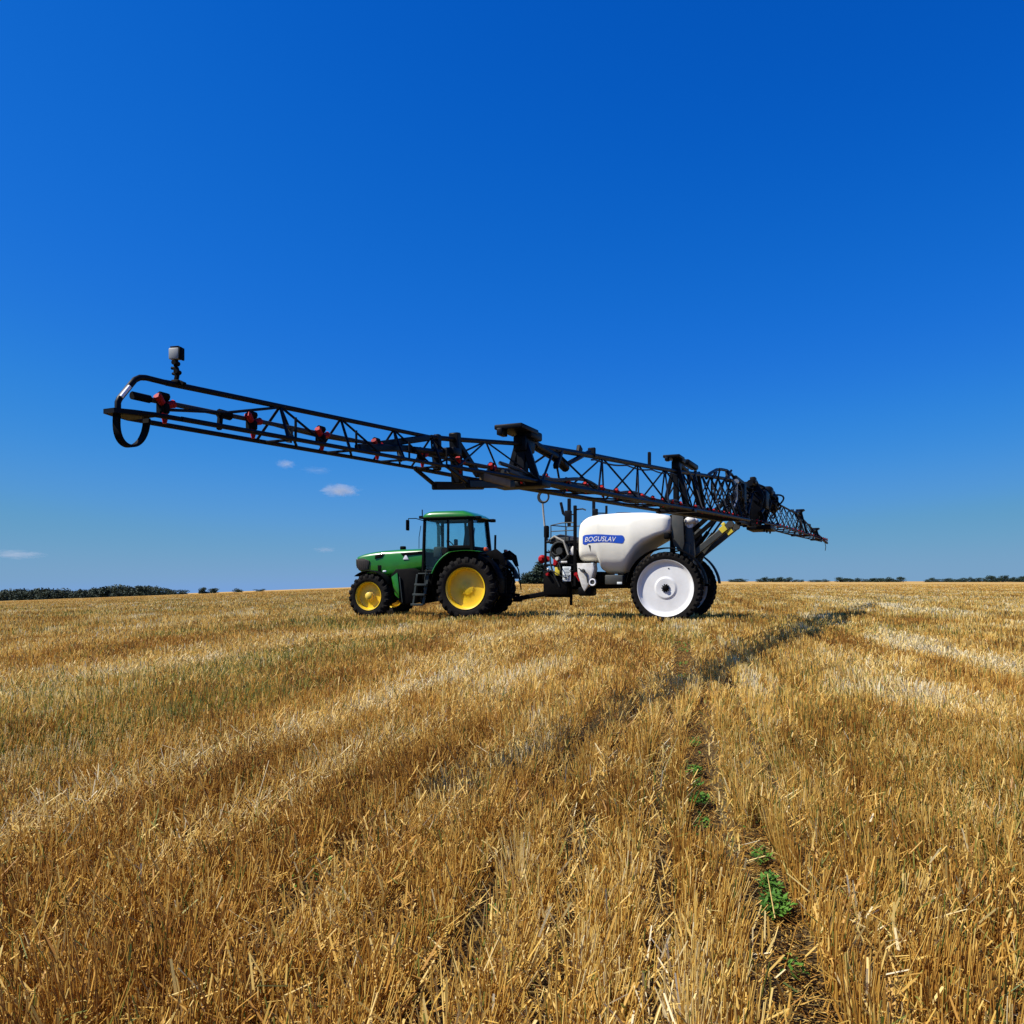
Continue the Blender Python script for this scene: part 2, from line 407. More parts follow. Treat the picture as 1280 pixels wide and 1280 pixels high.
def straw_mat():
    m = bpy.data.materials.new('straw'); m.use_nodes = True; nt = m.node_tree
    b = nt.nodes['Principled BSDF']; b.inputs['Roughness'].default_value = 0.55; b.inputs['Specular IOR Level'].default_value = 0.35
    a = nt.nodes.new('ShaderNodeAttribute'); a.attribute_name = 'tone'
    r = nt.nodes.new('ShaderNodeValToRGB'); e = r.color_ramp.elements
    stops = [(0.0, (0.10, 0.14, 0.022)), (0.15, (0.32, 0.30, 0.06)), (0.2, (0.30, 0.13, 0.022)), (0.4, (0.55, 0.29, 0.05)), (0.6, (0.71, 0.46, 0.10)), (0.8, (0.82, 0.62, 0.22)), (1.0, (0.82, 0.72, 0.47))]
    while len(e) < len(stops): e.new(0.5)
    for el, (p, c) in zip(e, stops): el.position = p; el.color = (*c, 1)
    nt.links.new(a.outputs['Fac'], r.inputs['Fac']); nt.links.new(r.outputs[0], b.inputs['Base Color'])
    t = nt.nodes.new('ShaderNodeBsdfTranslucent'); nt.links.new(r.outputs[0], t.inputs['Color'])
    mx = nt.nodes.new('ShaderNodeMixShader'); mx.inputs[0].default_value = 0.35
    nt.links.new(b.outputs[0], mx.inputs[1]); nt.links.new(t.outputs[0], mx.inputs[2])
    nt.links.new(mx.outputs[0], nt.nodes['Material Output'].inputs['Surface'])
    return m
M['straw'] = straw_mat()
def make_stubble():
    yk = np.concatenate([np.linspace(1.2, 30, 400), np.linspace(30.2, 230, 400)])
    dens = np.minimum(2200.0, 2200.0 * (4.4 / yk) ** 1.5)
    wid = 2 * (0.80 * yk + 2.5); pdf = dens * wid
    cdf = np.concatenate([[0], np.cumsum((pdf[1:] + pdf[:-1]) * 0.5 * np.diff(yk))]); N = int(cdf[-1])
    Y = np.interp(rng.random(N) * cdf[-1], cdf, yk)
    X = rng.uniform(-1, 1, N) * (0.80 * Y + 2.5)
    u, v, pale, green, lean = field_features(X, Y)
    # snap to drill rows
    sp = 0.15; row = np.round(u / sp)
    jit = np.where(u > -0.6, 0.019, 0.028) + 0.05 * np.clip(lean, 0, 1)
    rw = 0.04 * (vnoise(v * 0.7 + 4, u * 0.4 + 9, 31) - 0.5)
    un = np.where(Y < 16, row * sp + np.where(row % 2 == 0, 0.026, -0.026) + rw + rng.normal(0, 1, N) * jit, u)
    # plants: several stems share a crown
    vc = np.round(v / 0.06) * 0.06 + 0.05 * (vnoise(row * 3.7, np.round(v / 0.06) * 5.1, 51) - 0.5)
    vn = np.where(Y < 9, vc + rng.normal(0, 1, N) * 0.014, v)
    X = X + (un - u) / RC + (vn - v) * ROW * RC; Y = Y + (vn - v) * RC; u = un; v = vn
    rown = vnoise(row * 7.31 + 3, v * 0.35 + 2, 61) - 0.5; plant = vnoise(row * 5.9, np.round(v / 0.06) * 3.3, 63) - 0.5
    miss = vnoise(row * 7.31, v * 1.6, 17)
    keep = ~in_gap(u, Y) & (miss > 0.13 + 0.13 * rng.random(N))
    X, Y, u, v, pale, green, lean, rown, plant, row = [q[keep] for q in (X, Y, u, v, pale, green, lean, rown, plant, row)]; N = len(X)
    h = (0.175 + 0.055 * vnoise(u * 1.3 + 2, v * 0.6 + 8, 19) + 0.06 * rown + 0.05 * plant + 0.06 * (vnoise(u * 3.2 + 8, v * 2.0 + 4, 65) - 0.5) + rng.normal(0, 0.016, N)) * (1 - 0.3 * np.clip(lean, 0, 1))
    h = np.where(rng.random(N) < 0.16, h * rng.uniform(0.4, 0.8, N), h)
    far = np.clip((Y - 40) / 150, 0, 1); h = h * (1 + 0.4 * far)
    tl = 0.085 + 0.17 * np.clip(0.4 - u, 0, 1) + 0.75 * np.clip(lean, 0, 1)
    sway = 0.5 * (vnoise(X * 1.6 + 33, Y * 1.6 + 12, 23) - 0.5)
    dx = rng.normal(0, 1, N) * tl + sway + 0.35 * np.clip(lean, 0, 1); dy = rng.normal(0, 1, N) * tl
    wild = rng.random(N) < np.where(u > 0.1, 0.055, 0.10); dx[wild] += rng.normal(0, 0.7, wild.sum()); dy[wild] += rng.normal(0, 0.7, wild.sum())
    base = np.stack([X, Y, g_height(X, Y) - 0.02], 1)
    nrm = np.sqrt(1 + dx * dx + dy * dy)
    top = base + np.stack([dx / nrm, dy / nrm, 1 / nrm], 1) * (h + 0.02)[:, None]
    w = 0.0047 * np.maximum(1.0, (Y / 4.4)) ** 0.85 * rng.uniform(0.7, 1.35, N)
    clump = vnoise(X * 9 + 7, Y * 9 + 3, 27) - 0.5
    big = vnoise(u * 2.6 + 15, v * 1.3 + 25, 41) - 0.5
    mid = vnoise(u * 1.1 + 35, v * 0.5 + 45, 43) - 0.5
    tone = 0.50 + 0.05 * np.clip((u - 0.1) / 0.3, 0, 1) + 0.46 * pale + 0.22 * clump + 0.40 * big + 0.36 * mid + 0.24 * rown + 0.18 * plant + rng.normal(0, 0.12, N)
    tone = np.clip(tone, 0.21, 1.0)
    isg = rng.random(N) < np.clip(green, 0, 0.8) * 0.5 + 0.05
    tone[isg] = rng.uniform(0.0, 0.15, isg.sum())
    ch = []
    nr = Y < 6
    for sel, sd in ((nr, 3), (~nr, 2)):
        ch.append(stems_mesh('s', base[sel], top[sel], w[sel], tone[sel], sd))
    # loose straw and dry leaves lying on and between the stems
    K = 17000
    Yl = 1.2 + 30 * rng.random(K) ** 1.9; Xl = rng.uniform(-1, 1, K) * (0.80 * Yl + 2.5)
    ul, vl, pl, gl, ll = field_features(Xl, Yl)
    kp = rng.random(K) < np.clip(0.25 + 0.7 * np.clip(ll, 0, 1) + 0.5 * pl, 0.06, 1)
    kp &= ~(in_gap(ul, Yl) & (rng.random(K) < 0.7))
    Xl, Yl, pl, ll = Xl[kp], Yl[kp], pl[kp], ll[kp]; K = len(Xl)
    az = rng.uniform(0, 2 * np.pi, K); el = np.abs(rng.normal(0.35, 0.5, K)); L = rng.uniform(0.05, 0.24, K)
    z0 = g_height(Xl, Yl) + rng.uniform(0.01, 0.15, K)
    b0 = np.stack([Xl, Yl, z0], 1); b1 = b0 + np.stack([np.cos(az) * np.cos(el), np.sin(az) * np.cos(el), np.sin(el)], 1) * L[:, None]
    wl = 0.0038 * np.maximum(1.0, Yl / 5.5) ** 0.8 * rng.uniform(0.6, 1.5, K)
    tl_ = np.clip(0.66 + 0.3 * pl + rng.normal(0, 0.14, K), 0.22, 1)
    ch.append(stems_mesh('l', b0, b1, wl, tl_, 3))
    K = 9000
    gi = rng.integers(0, 4, K); gu = np.array([g[0] for g in GAPS])[gi]; gw = np.array([g[1] for g in GAPS])[gi]; ga = np.array([g[2] for g in GAPS])[gi]; gb = np.array([g[3] for g in GAPS])[gi]
    Yl = ga + (gb - ga) * rng.random(K); ul = gu + gw * rng.uniform(-1, 1, K); Xl = ul / RC + ROW * Yl
    az = rng.uniform(0, 2 * np.pi, K); el = rng.normal(0.05, 0.2, K)
    b0 = np.stack([Xl, Yl, g_height(Xl, Yl) + rng.uniform(0.004, 0.03, K)], 1); b1 = b0 + np.stack([np.cos(az) * np.cos(el), np.sin(az) * np.cos(el), np.sin(el)], 1) * rng.uniform(0.015, 0.07, K)[:, None]
    ch.append(stems_mesh('c', b0, b1, 0.005 * np.maximum(1, Yl / 5) * rng.uniform(0.5, 1.3, K), np.clip(rng.normal(0.42, 0.16, K), 0.21, 1), 3))
    # thin ragged leaves still on the stems
    K = 230000
    Yl = 1.2 + 16 * rng.random(K) ** 1.6; Xl = rng.uniform(-1, 1, K) * (0.80 * Yl + 2.5)
    ul, vl, pl, gl, ll = field_features(Xl, Yl); kp = ~in_gap(ul, Yl); Xl, Yl, pl, gk = Xl[kp], Yl[kp], pl[kp], gl[kp]; K = len(Xl)
    z0 = g_height(Xl, Yl) + rng.uniform(0.02, 0.17, K); az = rng.uniform(0, 2 * np.pi, K); el = rng.normal(0.75, 0.5, K)
    b0 = np.stack([Xl, Yl, z0], 1); b1 = b0 + np.stack([np.cos(az) * np.cos(el), np.sin(az) * np.cos(el), np.sin(el)], 1) * rng.uniform(0.03, 0.10, K)[:, None]
    ch.append(stems_mesh('d', b0, b1, 0.006 * np.maximum(1, Yl / 5) ** 0.8 * rng.uniform(0.6, 1.4, K), np.where(rng.random(K) < 0.05 + 0.4 * np.clip(gk, 0, 0.8), rng.uniform(0, 0.16, K), np.clip(0.54 + 0.4 * pl + 0.24 * (vnoise(Xl * 9 + 7, Yl * 9 + 3, 27) - 0.5) + rng.normal(0, 0.15, K), 0.21, 1)), 2))
    o = raw_object('stubble', ch, M['straw'])
    tag(o, 'cut golden wheat stubble covering the whole field in drilled rows', 'stubble', kind='stuff')
make_stubble()

def make_weeds():
    spots = [(0.105, 4.15, 0.07, 260), (0.335, 2.80, 0.065, 330), (0.335, 3.0, 0.05, 140), (0.105, 4.8, 0.06, 140), (0.105, 5.6, 0.06, 90), (0.335, 3.3, 0.05, 90), (0.105, 3.75, 0.05, 70), (0.335, 2.35, 0.04, 30), (0.105, 3.3, 0.05, 40), (2.3, 5.0, 0.16, 200), (-2.6, 5.2, 0.14, 80), (0.10, 4.45, 0.04, 60), (0.63, 5.3, 0.08, 60), (0.95, 4.3, 0.07, 70), (2.0, 5.3, 0.16, 190), (1.62, 5.0, 0.12, 120), (2.35, 4.7, 0.12, 140), (0.62, 5.6, 0.06, 70), (-0.62, 4.0, 0.05, 70), (-1.25, 5.0, 0.07, 80), (-0.6, 2.7, 0.04, 50), (-0.95, 3.9, 0.07, 40), (-1.4, 3.1, 0.07, 40), (0.06, 9.5, 0.1, 80), (0.05, 11.0, 0.1, 80), (0.06, 13.2, 0.1, 70), (-1.9, 5.6, 0.1, 40), (-0.55, 2.4, 0.06, 30)]
    P = []; S = []
    for uc, Yc, r, n in spots:
        a = rng.uniform(0, 2 * np.pi, n); q = r * np.sqrt(rng.random(n)); y = Yc + q * np.sin(a) * 1.3; u = uc + q * np.cos(a) * 0.75
        P.append(np.stack([u / RC + ROW * y, y, 0.005 + 0.055 * rng.random(n) * (1 - q / r * 0.6)], 1)); S.append(rng.uniform(0.006, 0.017, n))
    K = 26000; Y = 1.5 + 16 * rng.random(K) ** 1.3; X = rng.uniform(-1, 1, K) * (0.8 * Y + 2.5)
    u, v, pale, green, lean = field_features(X, Y); k = rng.random(K) < np.clip(green * 0.9, 0, 0.7) + 0.010
    X, Y = X[k], Y[k]
    P.append(np.stack([X, Y, g_height(X, Y) + 0.02 + 0.10 * rng.random(len(X))], 1)); S.append(rng.uniform(0.008, 0.02, len(X)) * np.maximum(1, Y / 7))
    P = np.concatenate(P); S = np.concatenate(S); n = len(P)
    a = rng.uniform(0, 2 * np.pi, n); t = rng.uniform(-0.5, 0.9, n)
    d = np.stack([np.cos(a) * np.cos(t), np.sin(a) * np.cos(t), np.sin(t)], 1); s = np.stack([-np.sin(a), np.cos(a), rng.normal(0, 0.3, n)], 1)
    vs = np.stack([P, P + d * (S * 0.9)[:, None] + s * (S * 0.45)[:, None], P + d * (S * 2.0)[:, None], P + d * (S * 0.9)[:, None] - s * (S * 0.45)[:, None]], 1)
    o = raw_object('weeds', [(vs.reshape(-1, 3), np.arange(n * 4, dtype=np.int32), np.zeros(n))], M['weed'])
    tag(o, 'small green weeds sprouting between the stubble rows', 'weeds', kind='stuff')
make_weeds()

# ------------------------------------------------------------------ wheels
def tyre(name, c, R, rim, W, mats, parent, lugs=22, lug_h=0.045, chevron=0.45, sh=(0.05, 0.12)):
    """tyre centred on c (its mid plane) with real tread bars; its rim is a child built by the caller"""
    b = MB(); h = W / 2; rc = R - lug_h
    prof = [(rim, -h * 0.78), (rim + 0.02, -h * 0.86), (rim + (rc - rim) * 0.35, -h * 0.99), (rim + (rc - rim) * 0.62, -h * 1.0), (rc - 0.06, -h * 0.94), (rc - 0.015, -h * 0.84), (rc, -h * 0.5), (rc + 0.006, 0)]
    prof = prof + [(r, -y) for r, y in prof[-2::-1]]
    b.lathe(prof, c, 72, capends=False)
    dth = 2 * math.pi / lugs
    for i in range(lugs):
        for sgn in (-1, 1):
            t0 = i * dth + (dth / 2 if sgn > 0 else 0); rings = []
            for q, (yy, rr) in enumerate([(0.02, R), (0.35, R), (0.7, R - 0.004), (0.93, R - 0.018), (1.0, rc - sh[0]), (1.0, rc - sh[1])]):
                th = t0 - chevron * dth * 1.6 * yy; wth = dth * (0.17 + 0.09 * yy); lo = rr - lug_h - 0.03 if q < 4 else rr - 0.05
                y = sgn * h * yy; ring = []
                for (aa, r2) in ((th - wth, lo), (th - wth * 0.8, rr), (th + wth * 0.8, rr), (th + wth, lo)):
                    ring.append((c[0] + r2 * math.cos(aa), c[1] + y + (0.012 * sgn if q >= 4 and r2 == rr else 0), c[2] + r2 * math.sin(aa)))
                rings.append(ring)
            b.loft(rings)
    return b.build(name, mats, parent, smooth=35)
def bolts(b, c, r, n, y, rad=0.014, L=0.03):
    for i in range(n):
        a = 2 * math.pi * i / n + 0.2; b.lathe([(rad, y), (rad, y - L), (rad * 0.6, y - L - 0.006)], (c[0] + r * math.cos(a), c[1], c[2] + r * math.sin(a)), 6)

# ------------------------------------------------------------------ tractor
TR = empty('tractor', (-0.96, 24.66, 0.0), R_(-18))
tag(TR, 'green farm tractor with yellow wheel rims and glazed cab, hitched ahead of the white sprayer', 'tractor')
XR, XF = -0.11, -3.33
def mirror_rim(prof, s): return [(r, y * s) for r, y in prof]
for s in (-1, 1):
    # rear wheel: outside towards s
    c = (XR, s * 0.80, 0.935)
    w = tyre('rear_wheel', c, 0.94, 0.60, 0.52, M['rubber'], TR, 22, 0.045, 0.45, (0.035, 0.085))
    prof = [(0.605, 0.24), (0.625, 0.25), (0.625, 0.232), (0.585, 0.215), (0.570, 0.16), (0.560, 0.045), (0.50, 0.03), (0.30, 0.045), (0.215, 0.048), (0.205, 0.055), (0.15, 0.058), (0.12, 0.066), (0.0, 0.068)]
    rim = MB().lathe([(r, s * y) for r, y in prof], c, 56, False)
    rim.lathe([(0.605, s * 0.22), (0.56, s * 0.1), (0.56, -s * 0.2), (0.605, -s * 0.22)], c, 56, False)
    for i in range(8):
        a = 2 * math.pi * i / 8 + 0.15; rim.lathe([(0.016, s * 0.05), (0.016, s * 0.08)], (c[0] + 0.175 * math.cos(a), c[1], c[2] + 0.175 * math.sin(a)), 6)
    rim.build('rim', M['yellow'], w)
    # front wheel
    c = (XF, s * 0.83, 0.69)
    w = tyre('front_wheel', c, 0.70, 0.42, 0.40, M['rubber'], TR, 20, 0.036, 0.45, (0.03, 0.06))
    prof = [(0.42, 0.185), (0.44, 0.193), (0.44, 0.176), (0.405, 0.16), (0.395, 0.12), (0.385, 0.04), (0.34, 0.03), (0.2, 0.045), (0.16, 0.05)]
    rim = MB().lathe([(r, s * y) for r, y in prof], c, 48, False)
    rim.lathe([(0.41, s * 0.17), (0.385, s * 0.08), (0.385, -s * 0.15), (0.41, -s * 0.17)], c, 48, False)
    rim.build('rim', M['yellow'], w)
    hub = MB().lathe([(0.165, s * 0.04), (0.16, s * 0.075), (0.125, s * 0.09), (0.115, s * 0.18), (0.09, s * 0.20), (0.0, s * 0.205)], c, 28)
    for i in range(8):
        a = 2 * math.pi * i / 8; hub.lathe([(0.014, s * 0.06), (0.014, s * 0.095)], (c[0] + 0.142 * math.cos(a), c[1], c[2] + 0.142 * math.sin(a)), 6)
    hub.build('hub', M['yellow_hub'], w)
    # rear fender: green top over dark mudguard
    f = MB().arcband((XR, 0, 0.99), 1.12, R_(66), R_(160), min(s * 0.55, s * 1.06), max(s * 0.55, s * 1.06), 0.045, 24, 0.0, flat=2.02)
    fo = f.build('rear_fender', M['green'], TR)
    f = MB().arcband((XR, 0, 0.97), 1.05, R_(14), R_(64), min(s * 0.52, s * 1.03), max(s * 0.52, s * 1.03), 0.03, 16)
    f.arcband((XR, 0, 0.985), 1.085, R_(60), R_(178), min(s * 0.50, s * 1.045), max(s * 0.50, s * 1.045), 0.026, 24, 0.0, flat=2.0)
    f.build('mudguard', M['black_plastic'], fo)
    MB().box((0.50, s * 0.92, 2.1), (0.10, 0.16, 0.11), None, 0.03).build('tail_lamp', M['orange_lamp'], fo)
    # front fender
    f = MB().arcband((XF, 0, 0.70), 0.76, R_(28), R_(128), min(s * 0.63, s * 1.04), max(s * 0.63, s * 1.04), 0.022, 18)
    f.tube([(XF + 0.1, s * 0.66, 1.45), (XF + 0.12, s * 0.55, 1.2), (XF + 0.05, s * 0.5, 0.8)], 0.022)
    f.build('front_fender', M['black_plastic'], TR)

# hood lofted along x
ht = lerp_table([(-4.2, 1.86), (-4.12, 1.95), (-3.9, 2.02), (-3.45, 2.10), (-2.8, 2.15), (-1.75, 2.17)])
hb = lerp_table([(-4.2, 1.62), (-4.08, 1.50), (-3.95, 1.42), (-3.4, 1.36), (-2.9, 1.26), (-2.5, 1.30), (-2.2, 1.42), (-1.75, 1.5)])
hw = lerp_table([(-4.2, 0.22), (-4.12, 0.31), (-3.9, 0.37), (-3.2, 0.42), (-2.5, 0.45), (-1.75, 0.47)])
def hood_ring(x, inset=0.0, n=28):
    t, b_, w = ht(x) - inset, hb(x) + inset, hw(x) - inset; cz, hz = (t + b_) / 2, (t - b_) / 2; r = []
    for k in range(n):
        a = 2 * math.pi * k / n; cx, sx = math.cos(a), math.sin(a); e = 0.34
        y = w * math.copysign(abs(cx) ** e, cx); z = cz + hz * math.copysign(abs(sx) ** e, sx)
        r.append((x + 0.06 * (1 if sx < 0 else 0) * abs(sx) * (x < -4.0), y * (1 - 0.18 * max(0, sx) ** 2), z))
    return r
b = MB().loft([hood_ring(x) for x in (-4.2, -4.16, -4.1, -4.0, -3.85, -3.6, -3.3, -3.0, -2.7, -2.4, -2.1, -1.8, -1.72)])
hood = b.build('hood', M['green'], TR, 50)
for s in (-1, 1):      # dark side grille near the nose with ribs, and hood vents
    b = MB().prism([(-4.09, 1.85), (-3.86, 1.88), (-3.62, 1.80), (-3.66, 1.52), (-3.98, 1.49), (-4.07, 1.62)], s * 0.335, s * 0.425, 0.01)
    for i in range(6): b.bar((-4.05 + i * 0.07, s * 0.425, 1.56), (-4.05 + i * 0.07, s * 0.425, 1.80), 0.012, 0.012, 0)
    b.build('grille', M['grille'], hood)
    MB().prism([(-3.4, 1.97), (-3.1, 2.02), (-3.16, 1.90), (-3.42, 1.86)], s * 0.38, s * 0.432, 0.006).build('vent', M['black_plastic'], hood)
    MB().prism([(-3.32, 1.65), (-3.2, 1.66), (-3.22, 1.45), (-3.3, 1.44)], s * 0.38, s * 0.432, 0.006).build('vent', M['black_plastic'], hood)
    MB().prism([(-2.5, 2.03), (-1.75, 2.08), (-1.75, 1.98), (-2.44, 1.95)], s * 0.42, s * 0.476, 0.006).build('side_stripe', M['black_plastic'], hood)
MB().box((-4.19, 0, 1.72), (0.06, 0.36, 0.16), None, 0.015).build('nose_grille', M['black_plastic'], hood)
for s in (-1, 1):
    MB().ball((-4.10, s * 0.27, 1.82), 0.075, (0.8, 0.9, 0.75)).build('headlight', M['lens'], hood)
    MB().box((-2.98, s * 0.60, 1.46), (0.12, 0.07, 0.06), None, 0.02).build('side_lamp', M['lens'], TR)
    MB().prism([(-2.42, 1.83), (-2.22, 1.83), (-2.32, 2.0)], s * 0.440, s * 0.474, 0.004).build('highlight_triangle', M['lettering'], hood)  # white triangle standing in for a bright highlight on the rear hood side
b = MB().box((-2.58, -0.12, 2.2), (0.16, 0.16, 0.12), None, 0.03); b.build('air_vent_cap', M['black_plastic'], hood)

# chassis, engine block, front axle
b = MB().box((-2.6, 0, 1.15), (2.9, 0.5, 0.62), None, 0.05)
b.box((-0.5, 0, 1.1), (2.0, 0.62, 0.85), None, 0.06); b.box((XF, 0, 0.72), (0.34, 1.3, 0.26), None, 0.05)
b.box((XR, 0, 0.935), (0.42, 1.3, 0.42), None, 0.08); b.box((-3.85, 0, 1.1), (0.5, 0.5, 0.5), None, 0.05)
b.lathe([(0.26, -0.64), (0.28, -0.5), (0.24, -0.46)], (XF, 0, 0.69), 24); b.lathe([(0.24, 0.46), (0.28, 0.5), (0.26, 0.64)], (XF, 0, 0.69), 24)
b.box((-2.2, 0, 1.35), (1.4, 0.75, 0.4), None, 0.05); b.box((-1.2, 0, 1.3), (0.7, 1.1, 0.6), None, 0.05)
b.build('chassis', M['black_metal'], TR)
# fuel tank with steps
for s in (-1, 1):
    b = MB().prism([(-2.66, 1.34), (-2.5, 1.52), (-1.95, 1.55), (-1.72, 1.45), (-1.74, 0.5), (-2.25, 0.42), (-2.5, 0.62)], s * 0.50, s * 0.84, 0.05)
    ft = b.build('fuel_tank', M['black_plastic'], TR)
    b = MB().prism([(-2.62, 1.28), (-2.42, 1.42), (-2.36, 0.9), (-2.36, 0.62), (-2.5, 0.72)], s * 0.842, s * 0.862, 0.006)
    b.build('tank_cover', M['green'], ft)
    MB().bar((-2.33, s * 0.86, 1.28), (-2.24, s * 0.86, 0.5), 0.055, 0.03).build('tank_rib', M['grey_step'], ft)
b = MB()
for z, x in ((0.46, -1.66), (0.76, -1.60), (1.06, -1.54)):
    b.box((x, -0.99, z), (0.40, 0.2, 0.03), None, 0.006); b.box((x, -1.09, z - 0.02), (0.40, 0.015, 0.06), None, 0.003)
b.bar((-1.50, -0.98, 0.44), (-1.36, -0.92, 1.36), 0.03, 0.09); b.bar((-1.83, -0.98, 0.44), (-1.72, -0.92, 1.36), 0.03, 0.06)
b.box((-1.45, -0.86, 1.38), (0.42, 0.3, 0.04), None, 0.01)
b.tube([(-1.42, -1.06, 0.9), (-1.40, -1.06, 1.25), (-1.36, -1.03, 1.5)], 0.016)
b.build('steps', M['grey_step'], TR)

# cab
b = MB()
CW = 0.76
for s in (-1, 1):
    b.bar((-1.60, s * CW, 1.42), (-1.57, s * (CW - 0.07), 3.06), 0.10, 0.085, 0.02); b.bar((-0.77, s * (CW + 0.02), 1.95), (-0.79, s * (CW - 0.05), 3.06), 0.07, 0.07, 0.015)
    b.bar((0.02, s * CW, 1.98), (-0.07, s * (CW - 0.07), 3.06), 0.15, 0.12, 0.02); b.box((-0.5, s * 0.70, 1.8), (1.0, 0.06, 0.75), None, 0.02)
    b.bar((-1.6, s * (CW - 0.06), 3.05), (-0.06, s * (CW - 0.06), 3.05), 0.09, 0.09, 0.02)
    b.bar((-0.78, s * CW, 2.18), (0.02, s * CW, 2.18), 0.08, 0.10, 0.02); b.bar((-1.6, s * CW, 1.44), (-1.0, s * CW, 1.44), 0.08, 0.10, 0.02)
    b.bar((-1.02, s * CW, 1.44), (-0.80, s * CW, 2.1), 0.07, 0.06, 0.015)
for x, z in ((-1.57, 3.05), (-0.07, 3.05), (0.02, 2.15)): b.bar((x, -0.7, z), (x, 0.7, z), 0.09, 0.09, 0.02)
b.box((-0.75, 0, 1.5), (1.7, 1.42, 0.16), None, 0.03); b.box((-1.62, 0, 1.75), (0.1, 1.4, 0.6), None, 0.03)
b.box((-0.1, 0, 1.8), (0.5, 1.34, 0.66), None, 0.04)
cab = b.build('cab_frame', M['black_metal'], TR)
def pane(out, y, name='window'):
    return MB().prism(out, y - 0.004, y + 0.004, 0).build(name, M['glass'], cab, 0)
for s in (-1, 1):
    pane([(-1.55, 1.5), (-1.05, 1.5), (-0.82, 2.15), (-0.83, 3.0), (-1.53, 3.0)], s * (CW - 0.035), 'door_window')
    pane([(-0.73, 2.23), (-0.06, 2.23), (-0.13, 3.0), (-0.75, 3.0)], s * (CW - 0.03))
MB().box((-1.58, 0, 2.55), (0.008, 1.32, 0.95), None, 0).build('windscreen', M['glass'], cab, 0)
MB().box((-0.02, 0, 2.6), (0.008, 1.30, 0.85), (( 'Y'), R_(-5)), 0).build('rear_window', M['glass'], cab, 0)
def roof_ring(z, e, sh):
    r = []
    x0, x1, w = -1.68 - e * 0.6, 0.10 + e, 0.80 + e; cx, hx = (x0 + x1) / 2, (x1 - x0) / 2
    for k in range(40):
        a = 2 * math.pi * k / 40; c_, s_ = math.cos(a), math.sin(a); p = 0.3
        x = cx + hx * math.copysign(abs(c_) ** p, c_); y = w * math.copysign(abs(s_) ** p, s_)
        r.append((x, y, z - sh * max(0, (x + 0.35)) * 0.30 - sh * max(0, -1.35 - x) * 0.2))
    return r
rf = MB().loft([roof_ring(3.075, -0.06, 0), roof_ring(3.085, 0.0, 0.1), roof_ring(3.14, 0.015, 0.35), roof_ring(3.22, -0.02, 0.8), roof_ring(3.275, -0.10, 1), roof_ring(3.30, -0.28, 1.0), roof_ring(3.31, -0.5, 0.6)]).build('cab_roof', M['green'], TR, 50)
b = MB().box((-0.8, 0, 3.075), (1.75, 1.62, 0.05), None, 0.02); b.box((0.14, -0.6, 3.06), (0.16, 0.2, 0.1), None, 0.02); b.box((0.14, 0.66, 3.06), (0.18, 0.2, 0.1), None, 0.02)
b.build('roof_lining', M['black_plastic'], rf)
for y in (-0.64, -0.4, 0.4, 0.64):
    MB().box((-1.72, y, 3.11), (0.09, 0.16, 0.09), None, 0.02).build('work_lamp', M['black_plastic'], rf)
for s in (-1, 1):
    b = MB().tube([(-1.60, s * 0.72, 3.0), (-1.72, s * 1.02, 3.05), (-1.84, s * 1.28, 3.03), (-1.86, s * 1.3, 2.85)], 0.014)
    b.box((-1.86, s * 1.30, 2.83), (0.06, 0.17, 0.32), None, 0.03); b.build('mirror', M['black_plastic'], TR)
MB().tube([(-1.64, -0.72, 3.05), (-1.645, -0.72, 3.34)], 0.018).build('antenna', M['black_plastic'], TR)
b = MB().tube([(-1.66, 0.62, 1.7), (-1.68, 0.62, 2.9), (-1.74, 0.62, 3.12)], [0.055, 0.055, 0.045], 12); b.build('exhaust_stack', M['black_metal'], TR)
b = MB().tube([(-1.80, -0.62, 2.16), (-1.78, -0.66, 2.5), (-1.70, -0.70, 2.85)], 0.01); b.build('grab_rail', M['black_metal'], TR)
b = MB().box((-0.62, -0.05, 2.0), (0.5, 0.52, 0.18), None, 0.05); b.box((-0.38, -0.05, 2.42), (0.18, 0.5, 0.85), ('Y', R_(8)), 0.06); b.box((-0.32, -0.05, 2.88), (0.12, 0.30, 0.2), ('Y', R_(8)), 0.05)
b.box((-0.62, -0.34, 2.22), (0.36, 0.08, 0.06), None, 0.02); b.box((-0.62, -0.05, 1.8), (0.34, 0.34, 0.4), None, 0.04); b.build('seat', M['seat'], TR)
b = MB().tube([(-1.4, 0, 1.6), (-1.0, 0, 2.25)], 0.05); c0 = Vector((-0.98, 0, 2.27)); dx = Vector((0.75, 0, 0.62)).normalized()
ex = Vector((dx.z, 0, -dx.x)); b.tube([c0 + (ex * math.cos(a) + Vector((0, 1, 0)) * math.sin(a)) * 0.2 for a in [2 * math.pi * i / 20 for i in range(20)]], 0.016, 6, True)
b.box((-1.35, 0, 2.05), (0.3, 0.5, 0.35), None, 0.06); b.box((-0.5, 0.5, 2.0), (0.6, 0.16, 0.35), None, 0.05); b.box((-1.05, 0.55, 2.35), (0.08, 0.2, 0.28), None, 0.03); b.build('steering_console', M['cabin'], TR)
